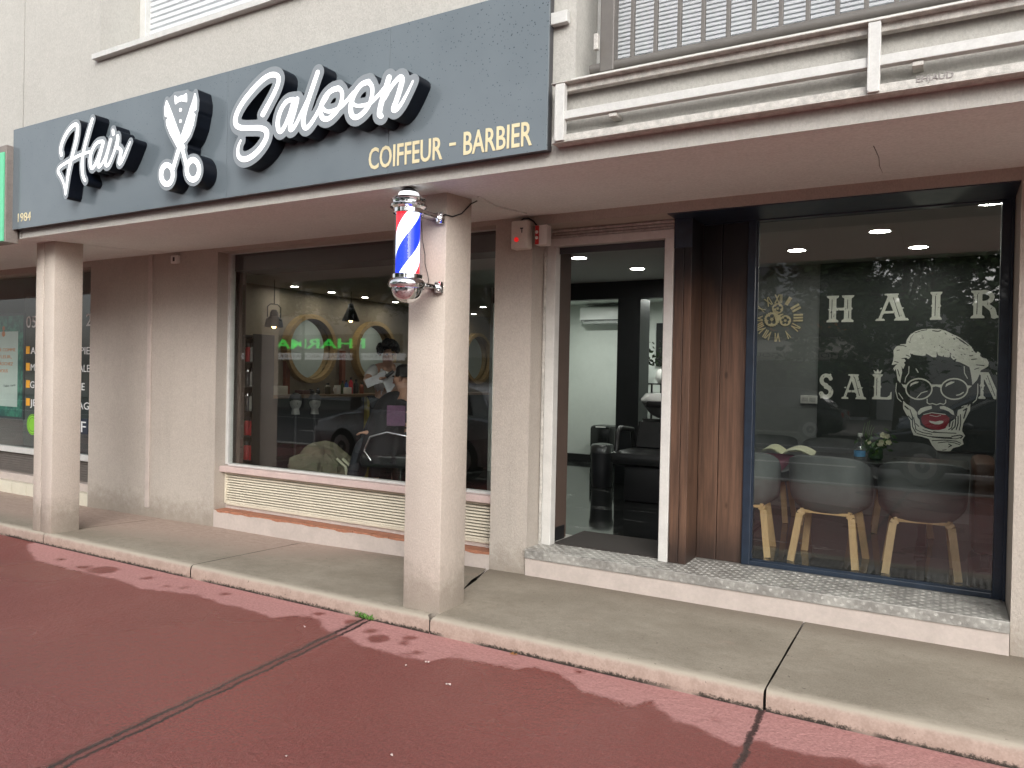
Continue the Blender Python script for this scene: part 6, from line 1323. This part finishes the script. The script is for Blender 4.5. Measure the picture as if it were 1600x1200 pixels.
def far_block(label, x0, x1, y, h, mat, shop=3.6, step=3.2):
    b = thing("apartment_building", label, "building", ((x0+x1)/2, y-5, .06), "buildings across the street")
    mb = MB(); mb.box(x0, x1, y-9, y, .06, h); mb.build("wall", mat, b)
    mb = MB(); mb.box(x0-.15, x1+.15, y-9.1, y+.15, h, h+.3); mb.build("roof", M_DARK, b)
    z = shop+1.2
    while z < h-1.6:
        x = x0+1.2
        while x < x1-1.8:
            mb = MB(); mb.box(x, x+1.3, y+.001, y+.05, z, z+1.5); w = mb.build("window", M_WHITEAL, b); mb = MB(); mb.box(x+.08, x+1.22, y+.051, y+.06, z+.08, z+1.42); mb.build("pane", M_WGL, w); x += step
        z += 2.9
    return b
pb = far_block("pale apartment block across the street above the pharmacie letters", -42, -13, -22, 7.2, M_FAC)
mb = MB(); mb.box(-40, -16, -21.99, -21.9, .3, 2.5); mb.build("shopfront", M_WGL, pb)
mb = MB(); mb.box(-39.5, -25.2, -21.95, -21.72, 2.72, 3.75); mb.build("fascia", M_BLACK, pb)
mb = MB(); mb.box(-39.5, -25.0, -21.95, -21.66, 2.34, 2.70); mb.build("text_band", pm("lit_text_band", (.6, .6, .6), .5, .03, 4, emit=(1, 1, 1), es=.45), pb)
M_LEDG = pm("green_led", (.02, .5, .08), .4, 0, 3, emit=(.02, 1, .10), es=1.25)
text_solid("letter", "PHARMACIE", (-27.6, -21.70, 2.98), (-37.0, -21.70, 2.98), .56, .05, M_LEDG, pb, facing=1, bold=.012)
text_solid("lettering", "MATERIEL MEDICAL - AROMATHERAPIE - ORTHOPEDIE", (-25.6, -21.65, 2.43), (-38.9, -21.65, 2.43), .20, .01, M_DARK, pb, facing=1)
gb = far_block("grey building across the street with an awning shop mirrored in the right window", -12, -3.0, -24, 8.6, M_FACB, 4.4, 2.9)
mb = MB(); mb.box(-11.5, -3.2, -23.98, -23.6, 3.55, 4.5); mb.build("fascia", M_BLACK, gb)
text_solid("lettering", "SAVEURS NS", (-3.6, -23.58, 3.8), (-8.0, -23.58, 3.8), .5, .04, pm("orange_letters", (.6, .22, .03), .5), gb, facing=1)
mb = MB(); mb.add([(-11.6, -23.9, 3.5), (-2.6, -23.9, 3.5), (-2.6, -22.2, 2.85), (-11.6, -22.2, 2.85), (-11.6, -22.2, 2.55), (-2.6, -22.2, 2.55)], [(0, 3, 2, 1), (3, 4, 5, 2)]); mb.build("awning", pm("cream_awning", (.58, .54, .46), .8), gb)
text_solid("lettering", "LES MOMENTS GOURMANDS", (-3.0, -22.18, 2.62), (-9.0, -22.18, 2.62), .18, .01, M_DARK, gb, facing=1)
mb = MB(); mb.box(-11.4, -2.8, -23.98, -23.9, .2, 2.5); mb.build("shopfront", M_WGL, gb)
far_block("low pale building across the street right of the grey building", -2.6, 26, -25, 4.6, M_FAC, 2.4)
# cars
M_TYRE = pm("tyre", (.015, .015, .016), .8, .2, 20); M_HUB = pm("alloy", (.45, .45, .46), .3, .1, 20, metal=.8); M_CGL = pm("car_glass", (.012, .015, .017), .06, .1, 3, spec=.8); M_LAMPG = pm("headlamp_glass", (.6, .62, .64), .1, .1, 12); M_TAIL = pm("tail_lamp", (.35, .01, .01), .2)
def car(label, loc, rz, col, nm):
    """length along local x, front at +x"""
    r = thing("parked_car", label, "car", (0, 0, 0), "cars parked in the street"); paint = pm(nm, col, .28, .05, 2, coat=.6, metal=.15)
    prof = [(-2.1,.32),(-2.17,.55),(-2.1,.86),(-1.75,.93),(-1.0,.95),(.75,.95),(1.35,.90),(1.9,.78),(2.13,.60),(2.15,.36),(2.0,.24),(-1.95,.24)]
    def loft(prof, ws):
        mb = MB(); n = len(prof); vs = []
        for y, k, dz in ws: vs += [(x*k, y, z+dz*(z-.5)) for x, z in prof]
        fs = [(j*n+i, j*n+(i+1) % n, (j+1)*n+(i+1) % n, (j+1)*n+i) for j in range(len(ws)-1) for i in range(n)]
        return mb.add(vs, fs+[tuple(range(n-1, -1, -1)), tuple((len(ws)-1)*n+i for i in range(n))])
    loft(prof, [(-.88, .955, -.05), (-.84, .99, 0), (-.45, 1, .02), (.45, 1, .02), (.84, .99, 0), (.88, .955, -.05)]).build("body", paint, r, smooth=50)
    cab = [(-1.85,.93),(-1.45,1.32),(-1.05,1.44),(-.2,1.47),(.35,1.40),(1.15,.93)]
    mb = MB(); n = len(cab); ws = [(-.80, 0), (-.62, 1), (.62, 1), (.80, 0)]
    mb.add([(x, -.80 if z < 1 else -.60, z) for x, z in cab]+[(x, .80 if z < 1 else .60, z) for x, z in cab], [tuple(range(n-1, -1, -1)), tuple(range(n, 2*n))]+[(i, (i+1) % n, (i+1) % n+n, i+n) for i in range(n)]); mb.build("roof", paint, r, smooth=30)
    for s in (-1, 1):
        q = lambda x, z: (x, s*(.812-.2*(z-.93)/.5+.004), z)
        mb = MB(); f = [q(-1.45,.98), q(-.25,.98), q(-.25,1.38), q(-1.0,1.37), q(-1.28,1.28)]; mb.add(f, [(0,1,2,3,4)]); f = [q(-.17,.98), q(.95,.98), q(.32,1.33), q(-.17,1.38)]; mb.add(f, [(0,1,2,3)]); mb.build("side_window", M_CGL, r)
        mb = MB(); mb.ell((.72, s*.93, .98), (.09, .09, .06), 10); mb.build("mirror", paint, r, smooth=60)
        mb = MB(); mb.box(1.88, 2.10, s*.52, s*.80, .62, .74, .03); mb.build("headlight", M_LAMPG, r); mb = MB(); mb.box(-2.155, -1.98, s*.55, s*.82, .68, .82, .02); mb.build("tail_light", M_TAIL, r)
        for x in (-1.32, 1.32):
            mb = MB(); mb.lathe([(.30, -.10), (.325, -.07), (.325, .07), (.30, .10), (.20, .10)], (x, s*.80, .325), 'y', 28); w = mb.build("wheel", M_TYRE, r, smooth=40)
            mb = MB(); yy = s*.905; mb.lathe([(.205, 0), (.19, .004*s), (.06, -.01*s), (.001, .0)], (x, yy, .325), 'y', 20, cap=False); mb.build("rim", M_HUB, w, smooth=40)
    for nme, a, b in (("windscreen", (1.12, .96), (.40, 1.385)), ("rear_window", (-1.80, .98), (-1.46, 1.30))):
        o = .012*(1 if nme == "windscreen" else -1); mb = MB(); mb.add([(a[0]+o, -.74, a[1]+.01), (a[0]+o, .74, a[1]+.01), (b[0]+o, .58, b[1]+.01), (b[0]+o, -.58, b[1]+.01)], [(0, 1, 2, 3)]); mb.build(nme, M_CGL, r)
    mb = MB(); mb.box(2.08, 2.165, -.45, .45, .36, .50, .02); mb.build("grille", M_BLACK, r); mb = MB(); mb.box(2.165, 2.18, -.26, .26, .40, .50); mb.build("number_plate", M_WHITEAL, r)
    r.location = loc; r.rotation_euler = (0, 0, rz); return r
car("black saloon car parked across the street mirrored left of the S in SALOON", (-4.6, -12.6, -.05), pi, (.008, .009, .010), "black_car_paint")
car("white car parked across the street behind the black saloon's nose", (-9.6, -12.6, -.05), pi, (.62, .63, .64), "white_car_paint")
car("silver grey car parked by the plaza mirrored low beside the centre column", (-7.4, -.35, 0), pi+.12, (.36, .38, .41), "silver_car_paint")
car("dark blue car parked on the plaza mirrored over the right window's chairs", (1.0, -3.9, -.05), pi, (.012, .016, .026), "dark_blue_car_paint")
car("grey car parked across the street mirrored behind the face mural", (1.0, -12.6, -.05), pi, (.25, .28, .31), "grey_car_paint")
SL = thing("street_lamp", "tall street lamp with angled arm across the street mirrored in the grey sign", "street lamp", (-24, -13.6, .06))
mb = MB(); mb.tube([(-24, -13.6, .06), (-24, -13.6, 8.2)], [.09, .055], 12); mb.tube([(-24, -13.6, 8.1), (-23.9, -12.9, 8.6), (-23.8, -11.9, 8.75)], .04, 10); mb.build("pole", M_DARK, SL, smooth=50)
mb = MB(); mb.box(-24.0, -23.6, -11.9, -11.1, 8.68, 8.82, .04); mb.build("lamp_head", M_DARK, SL)
